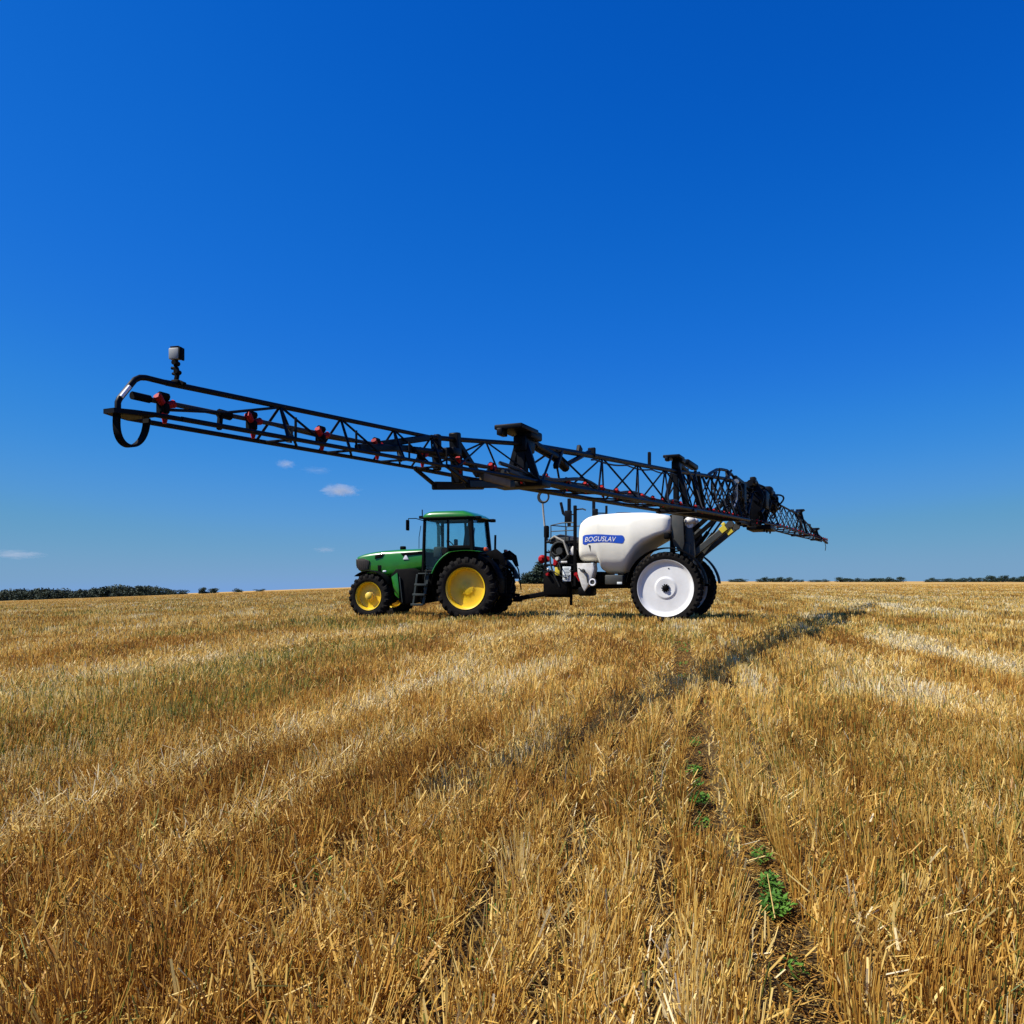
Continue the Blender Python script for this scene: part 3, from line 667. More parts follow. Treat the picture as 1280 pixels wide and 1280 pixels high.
# rear hitch, linkage and drawbar
b = MB()
for s in (-1, 1):
    b.bar((0.35, s * 0.38, 0.8), (1.12, s * 0.44, 0.72), 0.05, 0.09); b.bar((0.45, s * 0.36, 1.75), (0.95, s * 0.42, 1.5), 0.08, 0.10)
    b.bar((0.93, s * 0.42, 1.5), (0.95, s * 0.43, 0.78), 0.045, 0.045); b.tube([(0.5, s * 0.3, 1.2), (0.88, s * 0.4, 1.5)], 0.045)
    b.prism([(0.40, 2.0), (0.72, 2.12), (0.95, 1.95), (1.02, 1.62), (0.92, 1.60), (0.80, 1.8), (0.55, 1.82)], s * 0.62, s * 0.66, 0.01)
b.bar((0.4, 0, 1.3), (1.05, 0, 1.35), 0.06, 0.06); b.box((0.55, 0, 1.15), (0.3, 0.6, 0.8), None, 0.04); b.box((0.62, 0, 1.75), (0.22, 0.8, 0.3), None, 0.04)
b.bar((0.2, 0, 0.55), (1.30, 0, 0.55), 0.1, 0.05); b.box((1.26, 0, 0.6), (0.14, 0.14, 0.14), None, 0.02)
b.tube([(0.55, -0.25, 1.98), (0.56, -0.25, 2.55)], 0.035, 10); b.tube([(0.7, 0.1, 1.8), (0.95, 0.1, 1.95), (1.2, 0.05, 1.5), (1.3, 0, 0.9)], 0.02)
b.build('rear_linkage', M['black_metal'], TR)

# ------------------------------------------------------------------ sprayer
AS = 24.2
SP = empty('crop_sprayer', (4.61, 22.65, 0.0), R_(-AS))
tag(SP, 'white trailed crop sprayer with a long unfolded black boom, behind the green tractor', 'sprayer')
for s in (-1, 1):
    c = (0.0, s * 1.0, 0.965)
    w = tyre('wheel', c, 0.985, 0.76, 0.36, M['rubber'], SP, 38, 0.026, 0.4, (0.012, 0.03))
    prof = [(0.755, 0.165), (0.775, 0.172), (0.775, 0.155), (0.735, 0.14), (0.715, 0.115), (0.69, 0.095), (0.62, 0.09), (0.33, 0.105), (0.30, 0.105), (0.275, 0.125), (0.25, 0.128), (0.15, 0.11), (0.0, 0.11)]
    rim = MB().lathe([(r, s * y) for r, y in prof], c, 64, False)
    rim.lathe([(0.76, s * 0.15), (0.70, s * 0.05), (0.70, -s * 0.12), (0.76, -s * 0.15)], c, 64, False)
    rim.build('rim', M['white_rim'], w)
    hub = MB().lathe([(0.088, s * 0.10), (0.085, s * 0.13), (0.065, s * 0.145), (0.06, s * 0.18), (0.045, s * 0.19), (0, s * 0.19)], c, 24)
    for i in range(10):
        a = 2 * math.pi * i / 10; hub.lathe([(0.017, s * 0.09), (0.017, s * 0.14)], (c[0] + 0.10 * math.cos(a), c[1], c[2] + 0.10 * math.sin(a)), 6)
    hub.build('hub', M['black_metal'], w)
    MB().lathe([(0.018, s * 0.08), (0.018, s * 0.105)], (c[0] + 0.08, c[1], c[2] + 0.53), 8).build('valve_stem', M['black_plastic'], w)
    f = MB().arcband((0, 0, 0.97), 1.07, R_(6), R_(172), min(s * 0.78, s * 1.2), max(s * 0.78, s * 1.2), 0.022, 30)
    for a in (R_(60), R_(120)): f.bar((1.0 * math.cos(a), s * 0.76, 0.97 + 1.0 * math.sin(a)), (0.3 * math.cos(a), s * 0.70, 1.0), 0.03, 0.03)
    f.build('fender', M['black_plastic'], SP)
# tank
t_top = lerp_table([(-2.56, 2.80), (-2.50, 2.92), (-2.35, 3.02), (-2.0, 3.07), (-1.4, 3.10), (-0.7, 3.08), (-0.2, 3.02), (0.0, 2.96), (0.06, 2.90)])
t_bot = lerp_table([(-2.56, 1.74), (-2.50, 1.70), (-2.0, 1.69), (-1.96, 1.62), (-1.92, 1.46), (-1.80, 1.37), (-1.3, 1.33), (-1.16, 1.42), (-1.06, 1.62), (-0.9, 1.90), (-0.69, 2.12), (-0.33, 2.32), (0.0, 2.44), (0.06, 2.50)])
t_wid = lerp_table([(-2.56, 0.90), (-2.5, 0.98), (-2.3, 1.03), (-1.0, 1.06), (-0.2, 1.0), (0.0, 0.94), (0.06, 0.86)])
TE = 0.36
def tank_ring(x, n=44):
    t, b_, w = t_top(x), t_bot(x), t_wid(x); cz, hz = (t + b_) / 2, (t - b_) / 2; r = []
    for k in range(n):
        a = 2 * math.pi * k / n; c_, s_ = math.cos(a), math.sin(a)
        z = cz + hz * math.copysign(abs(s_) ** TE, s_); q = math.copysign(abs(c_) ** TE, c_)
        r.append((x, w * q * tank_taper(z), z))
    return r
def tank_taper(z):
    return 1.0 - 0.10 * max(0.0, (z - 2.35) / 0.7) ** 1.6 - 0.16 * max(0.0, (1.95 - z) / 0.6) ** 1.3
def tank_side(x, z):
    t, b_, w = t_top(x), t_bot(x), t_wid(x); cz, hz = (t + b_) / 2, (t - b_) / 2
    s_ = min(1.0, abs((z - cz) / hz)) ** (1 / TE); c_ = math.sqrt(max(0, 1 - s_ * s_))
    return w * c_ ** TE * tank_taper(z)
xs = [-2.56, -2.54, -2.5, -2.42, -2.3, -2.1, -2.0, -1.96, -1.92, -1.86, -1.8, -1.7, -1.5, -1.3, -1.23, -1.16, -1.1, -1.06, -0.98, -0.9, -0.8, -0.69, -0.5, -0.33, -0.15, 0.0, 0.04, 0.06]
tank = MB().loft([tank_ring(x) for x in xs]).build('tank', M['tank'], SP, 60)
b = MB(); lid = []
for r, z in ((0.24, 3.06), (0.25, 3.10), (0.23, 3.135), (0.0, 3.15)): lid.append([(-1.5 + r * math.cos(2 * math.pi * k / 28), r * math.sin(2 * math.pi * k / 28), z) for k in range(28)])
b.loft(lid); b.build('tank_lid', M['black_plastic'], tank)
for s in (-1,):
    # blue banner: a rounded ribbon lying on the tank wall
    N = 40; b = MB(); o_, i_ = [], []
    def top_e(t): return 2.455 + 0.02 * math.sin(t * 5.2) - 0.008 * t
    def bot_e(t): return 2.205 + 0.035 * math.sin(t * 3.6) - (0.03 if t < 0.12 else 0.0)
    rows = []
    for k in range(N + 1):
        t = k / N; x = -2.40 + 1.24 * t
        cap = math.sqrt(max(0.0, 1 - max(0, (t - 0.92) / 0.08) ** 2)) * (0.72 + 0.28 * min(1, t / 0.04))
        zt, zb = top_e(t), bot_e(t); m_ = (zt + zb) / 2; hh = max((zt - zb) / 2 * cap, 0.004)
        rows.append([(x, m_ + hh * q) for q in (-1, -0.5, 0, 0.5, 1)])
    for dpth in (0.004,):
        vs = [(x, s * (tank_side(x, z) + dpth), z) for r in rows for x, z in r]
        b.add(vs, [(i * 5 + j, i * 5 + j + 1, (i + 1) * 5 + j + 1, (i + 1) * 5 + j) for i in range(N) for j in range(4)])
    ban = b.build('banner', M['blue'], tank)
    fc = bpy.data.curves.new('lettering', 'FONT'); fc.body = 'BOGUSLAV'; fc.size = 0.22; fc.shear = 0.25; fc.offset = 0.0; fc.space_character = 1.0
    fo = bpy.data.objects.new('lettering_curve', fc); C.objects.link(fo)
    bpy.context.view_layer.update()
    me = bpy.data.meshes.new_from_object(fo); C.objects.unlink(fo); bpy.data.objects.remove(fo)
    bm = bmesh.new(); bm.from_mesh(me)
    bmesh.ops.triangulate(bm, faces=bm.faces[:])
    bmesh.ops.subdivide_edges(bm, edges=[e for e in bm.edges if e.calc_length() > 0.03], cuts=2)
    bmesh.ops.triangulate(bm, faces=bm.faces[:])
    x0 = min(v.co.x for v in bm.verts); x1 = max(v.co.x for v in bm.verts)
    for v in bm.verts:
        fx = (v.co.x - x0) / (x1 - x0); x = -2.33 + 0.93 * fx; z = 2.262 + v.co.y * 0.88 + 0.015 * math.sin(fx * 4)
        v.co = (x, s * (tank_side(x, z) + 0.010), z)
    bm.to_mesh(me); bm.free(); me.materials.append(M['lettering'])
    lo = bpy.data.objects.new('lettering', me); C.objects.link(lo); lo.parent = ban
    b = MB(); pts = [(-2.22, 2.17), (-2.16, 2.17), (-2.155, 1.98)]
    b.add([(x, s * (tank_side(x, z) + 0.006), z) for x, z in pts], [(0, 1, 2)]); b.build('level_mark', M['grey_step'], tank, 0)

# frame
b = MB()
for s in (-1, 1):
    b.bar((-3.55, s * 0.42, 1.0), (0.9, s * 0.42, 1.12), 0.12, 0.22, 0.015)
    b.bar((0.08, s * 0.62, 1.0), (0.08, s * 0.62, 2.98), 0.1, 0.14, 0.015); b.bar((0.10, s * 0.62, 3.0), (0.42, s * 0.62, 2.9), 0.08, 0.1)
b.box((0, 0, 0.97), (0.22, 1.7, 0.22), None, 0.03)
for x in (-3.2, -2.6, -1.2, 0.6): b.bar((x, -0.42, 1.02), (x, 0.42, 1.02), 0.1, 0.16)
b.bar((-3.3, 0.25, 0.88), (-4.75, -0.32, 0.62), 0.12, 0.14, 0.02); b.bar((-3.3, -0.3, 0.88), (-4.72, -0.32, 0.62), 0.12, 0.14, 0.02)
b.box((-4.76, -0.32, 0.62), (0.2, 0.14, 0.14), None, 0.03)
b.box((-2.4, 0, 1.25), (0.9, 1.3, 0.35), None, 0.03)
b.box((-0.9, 0, 1.25), (1.2, 1.2, 0.3), None, 0.03)
b.build('chassis', M['black_metal'], SP)
# rear uprights: grey plates
b = MB()
for s in (-1, 1):
    b.prism([(0.10, 3.0), (0.40, 2.95), (0.44, 2.2), (0.40, 2.0), (0.16, 2.1), (0.09, 2.4)], s * 0.82, s * 0.76, 0.012)
    b.prism([(0.44, 2.7), (0.62, 2.66), (0.72, 1.9), (0.60, 1.6), (0.42, 1.6)], s * 0.66, s * 0.58, 0.012)
    b.bar((0.4, s * 0.62, 1.2), (0.5, s * 0.62, 2.2), 0.16, 0.2, 0.02)
b.bar((0.3, -0.8, 2.1), (0.3, 0.8, 2.1), 0.16, 0.16, 0.02); b.bar((0.45, -0.7, 1.7), (0.45, 0.7, 1.7), 0.2, 0.2, 0.02)
b.build('rear_mast', M['grey_frame'], SP)
b = MB()
for y in (-0.62, -0.2): b.ball((0.56, y, 2.80), 0.15, (1.05, 1, 0.75)); b.lathe([(0.1, -0.06), (0.1, 0.06)], (0.56, y, 2.7), 16)
b.ball((0.42, -0.45, 2.93), 0.12, (1.1, 1, 0.6)); b.build('rinse_container', M['white_part'], SP)
# lift arms
for s in (-1, 1):
    y = s * 0.52
    b = MB().bar((0.55, y, 1.82), (1.62, y, 2.68), 0.10, 0.17, 0.015); b.lathe([(0.09, -0.08), (0.09, 0.08)], (0.55, y, 1.82), 20); b.lathe([(0.09, -0.08), (0.09, 0.08)], (1.62, y, 2.68), 20)
    la = b.build('lift_arm', M['grey_frame'], SP)
    b = MB().bar((1.36, y - 0.055, 2.50), (1.50, y - 0.055, 2.61), 0.02, 0.16, 0.004); b.box((1.44, y, 2.68), (0.10, 0.12, 0.10), ('Y', R_(-40)), 0.02); b.build('arm_marking', M['yellow_tag'], la)
    b = MB().bar((0.30, y, 2.26), (1.60, y, 3.40), 0.09, 0.12, 0.012); b.lathe([(0.07, -0.07), (0.07, 0.07)], (0.30, y, 2.26), 18)
    b.build('upper_arm', M['black_metal'], SP)
    b = MB().tube([(0.45, y * 0.7, 1.75), (1.0, y * 0.7, 2.5)], 0.055, 12); b.tube([(1.0, y * 0.7, 2.5), (1.50, y * 0.7, 3.2)], 0.03, 10); b.build('lift_cylinder', M['black_metal'], SP)
# front equipment
b = MB()
b.box((-3.28, -0.1, 1.10), (0.75, 1.6, 0.70), None, 0.03); b.bar((-3.72, -0.6, 0.72), (-2.86, -0.6, 0.72), 0.06, 0.08); b.bar((-2.9, -0.6, 0.45), (-2.9, -0.6, 1.3), 0.07, 0.07)
b.bar((-3.6, -0.85, 0.8), (-3.6, -0.85, 2.65), 0.06, 0.06); b.bar((-2.66, -0.92, 1.0), (-2.66, -0.92, 3.32), 0.09, 0.09, 0.015); b.bar((-2.66, 0.92, 1.0), (-2.66, 0.92, 3.32), 0.09, 0.09, 0.015)
b.bar((-3.6, -0.85, 1.62), (-2.66, -0.9, 1.62), 0.06, 0.06); b.bar((-3.6, -0.85, 2.28), (-2.66, -0.9, 2.30), 0.05, 0.05); b.bar((-3.6, 0.85, 0.8), (-3.6, 0.85, 2.4), 0.06, 0.06)
b.bar((-3.6, -0.85, 2.0), (-3.6, 0.85, 2.0), 0.05, 0.05); b.box((-2.85, -0.2, 1.8), (0.35, 1.3, 0.9), None, 0.04)
b.box((-2.35, -0.75, 0.86), (0.42, 0.5, 0.26), None, 0.06); b.box((-3.62, -0.72, 2.60), (0.14, 0.16, 0.36), None, 0.04)
b.build('equipment_frame', M['black_metal'], SP)
b = MB().box((-3.12, 0.15, 1.95), (0.78, 1.3, 0.85), None, 0.08); b.box((-3.0, -0.45, 1.62), (0.5, 0.5, 0.5), None, 0.06); b.build('pump_housing', M['black_plastic'], SP)
b = MB().prism([(-3.52, 2.30), (-3.40, 2.46), (-3.20, 2.52), (-2.95, 2.46), (-2.74, 2.34), (-2.74, 2.26), (-3.52, 2.24)], -0.74, 0.6, 0.02); b.build('pump_cover', M['grey_frame'], SP)
b = MB()     # platform rails
b.tube([(-3.45, -0.8, 2.3), (-3.45, -0.8, 2.78), (-3.1, -0.8, 2.84), (-2.7, -0.8, 2.84)], 0.018); b.tube([(-3.45, 0.5, 2.3), (-3.45, 0.5, 2.82), (-2.7, 0.5, 2.84)], 0.018)
b.tube([(-3.45, -0.8, 2.6), (-2.7, -0.8, 2.62)], 0.014); b.tube([(-3.45, -0.8, 2.78), (-3.45, 0.5, 2.82)], 0.016); b.tube([(-3.0, -0.8, 2.3), (-3.0, -0.8, 2.84)], 0.014)
b.tube([(-2.66, -0.9, 3.2), (-2.45, -0.86, 3.22), (-2.36, -0.86, 3.18)], 0.022); b.build('platform_rail', M['grey_step'], SP)
b = MB()     # boom rest brackets above the platform
b.bar((-3.18, -0.7, 3.45), (-3.1, -0.7, 3.1), 0.07, 0.07, 0.01); b.bar((-3.1, -0.7, 3.12), (-2.92, -0.7, 2.95), 0.07, 0.07, 0.01); b.bar((-2.92, -0.7, 2.75), (-2.92, -0.7, 3.55), 0.09, 0.09, 0.01)
b.box((-2.95, -0.7, 3.02), (0.2, 0.12, 0.36), None, 0.02); b.bar((-2.92, -0.7, 3.1), (-2.66, -0.92, 3.05), 0.035, 0.035); b.build('boom_rest', M['boom_paint'], SP)
b = MB(); b.bar((-2.24, -0.5, 2.98), (-2.24, -0.5, 3.5), 0.08, 0.08, 0.01); b.bar((-1.86, -0.5, 3.04), (-1.86, -0.5, 3.32), 0.06, 0.06, 0.01)
b.box((-2.2, -0.5, 3.14), (0.16, 0.1, 0.2), None, 0.02); b.bar((-2.24, -0.5, 3.12), (-1.86, -0.5, 3.10), 0.035, 0.035); b.build('boom_rest', M['boom_paint'], SP)
def circ(c, r, n=28, ax='y', ph=0.0):
    return [(c[0] + r * math.cos(2 * math.pi * k / n + ph), c[1], c[2] + r * math.sin(2 * math.pi * k / n + ph)) for k in range(n)]
b = MB()     # coiled hoses
for i in range(7): b.tube(circ((-3.12 + 0.02 * math.sin(i * 2.1), -0.62 - 0.055 * i, 2.02 + 0.015 * math.cos(i * 1.7)), 0.34 - 0.012 * i, 30), 0.024, 6, True)
b.lathe([(0.1, -0.62), (0.1, -1.0)], (-3.12, 0, 2.02), 16); b.build('hose_coil', M['hose'], SP)
b = MB()
for i in range(16):
    p0 = Vector((random.uniform(-3.6, -2.7), random.uniform(-1.0, -0.6), random.uniform(0.95, 2.4))); p3 = Vector((random.uniform(-3.6, -2.2), random.uniform(-1.02, -0.6), random.uniform(0.9, 2.1)))
    m1 = p0.lerp(p3, 0.33) + Vector((random.uniform(-0.2, 0.2), -random.uniform(0.05, 0.2), random.uniform(-0.3, 0.25))); m2 = p0.lerp(p3, 0.66) + Vector((random.uniform(-0.2, 0.2), -random.uniform(0, 0.15), random.uniform(-0.35, 0.1)))
    pts = [((1 - t) ** 3) * p0 + 3 * t * (1 - t) ** 2 * m1 + 3 * t * t * (1 - t) * m2 + t ** 3 * p3 for t in [k / 12 for k in range(13)]]
    b.tube(pts, random.choice([0.014, 0.02, 0.026]), 6)
b.build('pipework', M['hose'], SP)
b = MB(); b.tube([(-3.81, -0.55, 3.47), (-3.78, -0.55, 3.1), (-3.70, -0.6, 2.55), (-3.58, -0.7, 2.32), (-3.3, -0.9, 2.45), (-3.0, -0.95, 2.30), (-2.85, -0.95, 1.9)], 0.03, 8); b.build('suction_hose', M['beige_hose'], SP)
b = MB(); b.tube(circ((-3.79, -0.55, 3.65), 0.17, 24), 0.03, 8, True); b.tube(circ((-3.74, -0.62, 3.64), 0.15, 24), 0.026, 8, True); b.build('hose_loop', M['hose'], SP)
b = MB(); b.ball((-3.74, -0.75, 1.80), 0.125, (1, 1, 1)); b.lathe([(0.09, -0.62), (0.09, -0.72)], (-3.62, 0, 1.8), 16); b.lathe([(0.05, -0.9), (0.07, -0.86)], (-3.74, 0, 1.8), 12); b.build('red_float', M['red'], SP)
b = MB(); b.box((-3.22, -0.93, 1.74), (0.2, 0.08, 0.16), None, 0.03); b.lathe([(0.05, -1.0), (0.06, -0.9)], (-3.26, 0, 1.66), 12); b.build('valve', M['red'], SP)
b = MB(); b.lathe([(0.05, -1.0), (0.06, -0.9)], (-2.62, 0, 1.35), 12); b.bar((-2.62, -0.98, 1.34), (-2.5, -0.98, 1.15), 0.04, 0.04); b.build('valve', M['red'], SP)
MB().lathe([(0.04, -1.0), (0.05, -0.9)], (-3.5, 0, 1.35), 12).build('valve', M['red'], SP)
b = MB(); b.box((-2.90, -0.96, 1.36), (0.25, 0.02, 0.42), None, 0.004); sh = b.build('instruction_sheet', M['paper'], SP)
b = MB()
for i in range(9): b.box((-2.90 + random.uniform(-0.015, 0.015), -0.9725, 1.53 - i * 0.042), (0.18 - random.uniform(0, 0.05), 0.003, 0.012), None, 0)
b.build('print_lines', M['grey_step'], sh)
MB().box((-3.19, -0.96, 1.44), (0.15, 0.03, 0.25), None, 0.012).build('yellow_tag', M['yellow_tag'], SP)
MB().box((-3.0, -0.97, 1.70), (0.24, 0.05, 0.06), None, 0.02).build('filter_bowl', M['white_part'], SP); MB().box((-2.74, -0.85, 2.02), (0.16, 0.14, 0.26), ('Y', R_(25)), 0.04).build('hand_wash_bottle', M['white_part'], SP)
MB().lathe([(0.05, -1.04), (0.06, -0.9)], (-3.18, 0, 1.80), 14).build('filter_bowl', M['white_part'], SP); MB().ball((-3.48, -0.95, 1.5), 0.035).build('pressure_gauge', M['white_part'], SP)
# induction hopper
b = MB().prism([(-2.56, 1.66), (-2.08, 1.66), (-2.04, 1.5), (-2.10, 1.28), (-2.22, 1.02), (-2.34, 0.86), (-2.42, 1.0), (-2.54, 1.36)], -1.06, -0.72, 0.03)
hp = b.build('induction_hopper', M['white_part'], SP)
b = MB(); b.lathe([(0.1, -1.12), (0.12, -1.06)], (-2.07, 0, 1.12), 18); b.lathe([(0.04, -1.13), (0.05, -1.06)], (-2.36, 0, 1.45), 12); b.bar((-2.5, -1.09, 1.52), (-2.3, -1.09, 1.40), 0.025, 0.025); b.bar((-2.28, -1.09, 1.42), (-2.22, -1.09, 1.1), 0.03, 0.03); b.build('hopper_fitting', M['grey_frame'], hp)
b = MB(); b.tube(circ((-2.07, -1.125, 1.12), 0.085, 20), 0.02, 6, True); b.build('drain_ring', M['lettering'], hp)
b = MB().box((-1.5, -0.82, 1.19), (0.52, 0.3, 0.27), None, 0.03); tb = b.build('toolbox', M['grey_frame'], SP); MB().box((-1.33, -0.975, 1.10), (0.14, 0.01, 0.06), None, 0.002).build('toolbox_plate', M['paper'], tb)
b = MB().box((0.0, -0.95, 2.38), (0.16, 0.14, 0.16), None, 0.03); b.build('tank_valve', M['black_plastic'], SP)

# ------------------------------------------------------------------ boom
BX = 1.85
def nozzle(parent, p, dirv, sc, name='nozzle'):
    """black clamp, red bodies on both sides and a red tip pointing down"""
    b = MB(); b.m = 0; px, py, pz = p
    def q(a, f, z): return (px + f * sc * 1.0 + dirv[0] * a * sc, py + dirv[1] * a * sc, pz + z * sc)
    b.bar(q(0, 0, 0.045), q(0, 0, -0.085), 0.05 * sc, 0.05 * sc, 0.008); b.bar(q(0, 0.035, -0.01), q(0, 0.035, -0.075), 0.045 * sc, 0.045 * sc, 0.008); b.tube([q(-0.03, 0.02, 0.035), q(0.03, 0.02, 0.035)], 0.026 * sc, 8)
    b.m = 1
    b.tube([q(0.015, 0.03, -0.015), q(0.062, 0.035, 0.028)], [0.020 * sc, 0.026 * sc], 8); b.tube([q(-0.015, 0.03, -0.02), q(-0.066, 0.035, 0.0)], [0.018 * sc, 0.027 * sc], 8)
    b.tube([q(0, 0.03, -0.07), q(0, 0.03, -0.105), q(0, 0.03, -0.135)], [0.02 * sc, 0.019 * sc, 0.011 * sc], 8)
    return b.build(name, [M['black_plastic'], M['red']], parent)
def wing(dirv, L, bot, top, wid, crad, panels, nz, joints, hooks, spacing, noff):
    """one half of the boom: chords and lattice are one mesh, everything on it a sub-part"""
    dx, dy = dirv
    def P(t, off, z): return (BX + dx * t + off * dy if dy > 0 else BX + dx * t + off, dy * t, z)
    b = MB()
    for seg0, seg1 in zip(joints[:-1], joints[1:]):
        r0 = crad((seg0 + seg1) / 2); ts = np.linspace(seg0, seg1, 7)
        b.tube([P(t, 0, top(t)) for t in ts], r0 * 1.05, 8)
        for s in (-1, 1): b.tube([P(t, s * wid(t), bot(t)) for t in ts], r0 * 0.9, 8)
    ts = panels
    for i in range(len(ts) - 1):
        a, c = ts[i], ts[i + 1]; m_ = (a + c) / 2; r = crad(m_) * 0.42
        for s in (-1, 1):
            b.tube([P(a, s * wid(a), bot(a)), P(m_, 0, top(m_))], r, 6); b.tube([P(m_, 0, top(m_)), P(c, s * wid(c), bot(c))], r, 6)
        b.tube([P(a, -wid(a), bot(a)), P(a, wid(a), bot(a))], r, 6); b.tube([P(a, wid(a), bot(a)), P(m_, -wid(m_), bot(m_))], r * 0.8, 6)
    w = b.build('boom_wing', M['boom_paint'], SP)
    # spray line
    b = MB(); b.tube([P(t, noff(t), bot(t) + 0.09) for t in np.linspace(nz[0], L - 0.2, 14)], 0.013, 8)
    b.tube([P(t, noff(t) * 0.6 - 0.03, bot(t) + 0.10 + 0.02 * math.sin(t * 3)) for t in np.linspace(nz[0], L - 0.9, 60)], 0.011, 6)
    for t in np.arange(nz[0] + 0.3, L - 0.4, spacing * 2): b.bar(P(t, noff(t) - 0.015, bot(t)), P(t, noff(t), bot(t) + 0.10), 0.02, 0.03, 0)
    b.build('spray_line', M['hose'], w)
    for t in np.arange(nz[1], nz[0], -spacing):
        nozzle(w, P(t, noff(t), bot(t) + 0.088), (dx, dy), 0.80)
    for (t, zt) in hooks:            # upright with a saddle plate on which the folded boom rests
        b = MB(); z0, z1 = bot(t) - 0.02, zt
        for s in (-1, 1): b.bar(P(t, s * wid(t) * 0.8, z0), P(t + 0.02, 0.0, z1 - 0.04), 0.07, 0.07, 0.01)
        b.bar(P(t, 0, z0), P(t, 0, z1), 0.11, 0.09, 0.01); b.bar(P(t - 0.12, wid(t) * 0.5, z0), P(t - 0.12, 0, top(t)), 0.07, 0.05, 0.01)
        b.box(P(t + 0.10, -0.02, z1 - 0.03), (0.30, 0.44, 0.05), None, 0.012); b.box(P(t - 0.1, 0.03, z1 - 0.06), (0.18, 0.30, 0.09), None, 0.02)
        b.box(P(t + 0.28, -0.10, z1 - 0.08), (0.06, 0.14, 0.07), None, 0.01); b.box(P(t - 0.04, 0, z1 - 0.16), (0.14, 0.26, 0.16), None, 0.02)
        b.box(P(t, 0, z0), (wid(t) * 2 + 0.1, 0.24, 0.06), None, 0.01)
        b.build('saddle_post', M['boom_paint'], w)
        b = MB(); b.tube([P(t - 0.3, 0, z1 - 0.12), P(t - 0.9, 0, z1 - 0.16), P(t - 1.25, 0, z1 - 0.24)], 0.05, 10); b.tube([P(t - 1.2, 0, z1 - 0.22), P(t - 2.1, 0.0, top(t - 2.1) + 0.04)], 0.03, 8)
        b.bar(P(t - 1.7, 0, top(t - 1.7) - 0.02), P(t - 1.75, 0, top(t - 1.7) + 0.09), 0.05, 0.1, 0.01); b.bar(P(t - 0.9, 0, top(t - 0.9)), P(t - 0.9, 0, z1 - 0.1), 0.05, 0.08, 0.01)
        b.bar(P(t - 1.1, 0, top(t - 1.1)), P(t - 0.8, 0.05, top(t - 1) - 0.22), 0.06, 0.06, 0.01); b.build('fold_cylinder', M['boom_paint'], w)
    return w, P
nb = lambda t: 2.78 - 0.0421 * t
ntop = lerp_table([(0, 3.80), (1.8, 3.72), (6.5, 3.29), (8.1, 3.14), (10.6, 2.93), (12.9, 2.74), (15.2, 2.53), (16.9, 2.31), (18.7, 2.20), (19.7, 2.14)])
nw = lerp_table([(0, 0.36), (8, 0.30), (16, 0.20), (17, 0.14), (20, 0.10)])
ncr = lerp_table([(0, 0.042), (8, 0.038), (15, 0.030), (16.5, 0.0165), (20, 0.0135)])
pan = list(np.linspace(1.4, 8.1, 8)) + list(np.linspace(8.1, 15.1, 5))[1:] + [16.8]
noff = lerp_table([(0, 0.2), (8, 0.15), (15, 0.06), (16, 0.02), (20, 0.0)])
wN, PN = wing((0.0, -1.0), 19.9, nb, ntop, nw, ncr, pan, (1.0, 19.63), [1.2, 8.0, 15.2, 16.95, 19.6], [(15.1, 2.70), (8.1, 3.41)], 0.62, noff)
for t in (16.95, 17.5, 18.15, 18.75):          # open bracing of the breakaway outer section
    b = MB(); r = 0.0085
    b.tube([PN(t, nw(t), nb(t)), PN(t, nw(t), nb(t) + 0.13)], r, 6)
    for s in (-1, 1): b.tube([PN(t + 0.07, s * nw(t), nb(t)), PN(t, 0, ntop(t))], r, 6); b.tube([PN(t, 0, ntop(t)), PN(t - 0.30, s * nw(t), nb(t - 0.3))], r, 6)
    b.tube([PN(t, -nw(t), nb(t)), PN(t, nw(t), nb(t))], r, 6); b.build('brace', M['boom_paint'], wN)
b = MB(); b.tube([PN(19.65, 0.02, nb(19.6) + 0.045), PN(19.2, 0.02, nb(19.2) + 0.10), PN(18.72, 0, ntop(18.72))], 0.008, 6); b.build('brace', M['boom_paint'], wN)
b = MB()          # rounded tip: the top tube bends down to the pointed toe, a strap hoop hangs below
tz = ntop(19.6)
b.tube([PN(19.6, 0, tz), PN(19.72, 0, tz - 0.003), PN(19.755, 0, tz - 0.010), PN(19.785, 0, tz - 0.028), PN(19.805, 0, tz - 0.052), PN(19.87, 0, tz - 0.135), PN(19.88, 0, tz - 0.155), PN(19.88, 0, nb(19.88))], 0.0145, 10)
for s in (-1, 1): b.tube([PN(19.6, s * 0.10, nb(19.6)), PN(19.75, s * 0.095, nb(19.75)), PN(19.86, s * 0.05, nb(19.86)), PN(19.92, s * 0.02, nb(19.92))], 0.0125, 8)
b.loft([[PN(t, o * w_, nb(t) + z_) for o, z_ in ((-1, -0.01), (1, -0.01), (1, 0.012), (-1, 0.012))] for t, w_ in ((19.74, 0.095), (19.85, 0.07), (19.93, 0.035))]); b.build('tip_guard', M['boom_paint'], wN)
b = MB(); H = 0.15; pts = []
for k in range(21):
    a = math.pi * k / 20; pts.append((19.885 - 0.085 * (1 - math.cos(a)) + 0.02 * math.sin(a), nb(19.85) - H * math.sin(a) ** 0.75))
rings = []
for i, (t, z) in enumerate(pts):
    i0, i1 = max(i - 1, 0), min(i + 1, 20); tt = Vector((pts[i1][0] - pts[i0][0], pts[i1][1] - pts[i0][1])).normalized(); nn = (-tt.y * 0.006, tt.x * 0.006)
    rings.append([PN(t + nn[0], -0.02, z + nn[1]), PN(t + nn[0], 0.02, z + nn[1]), PN(t - nn[0], 0.02, z - nn[1]), PN(t - nn[0], -0.02, z - nn[1])])
b.loft(rings); b.build('tip_hoop', M['black_plastic'], wN)
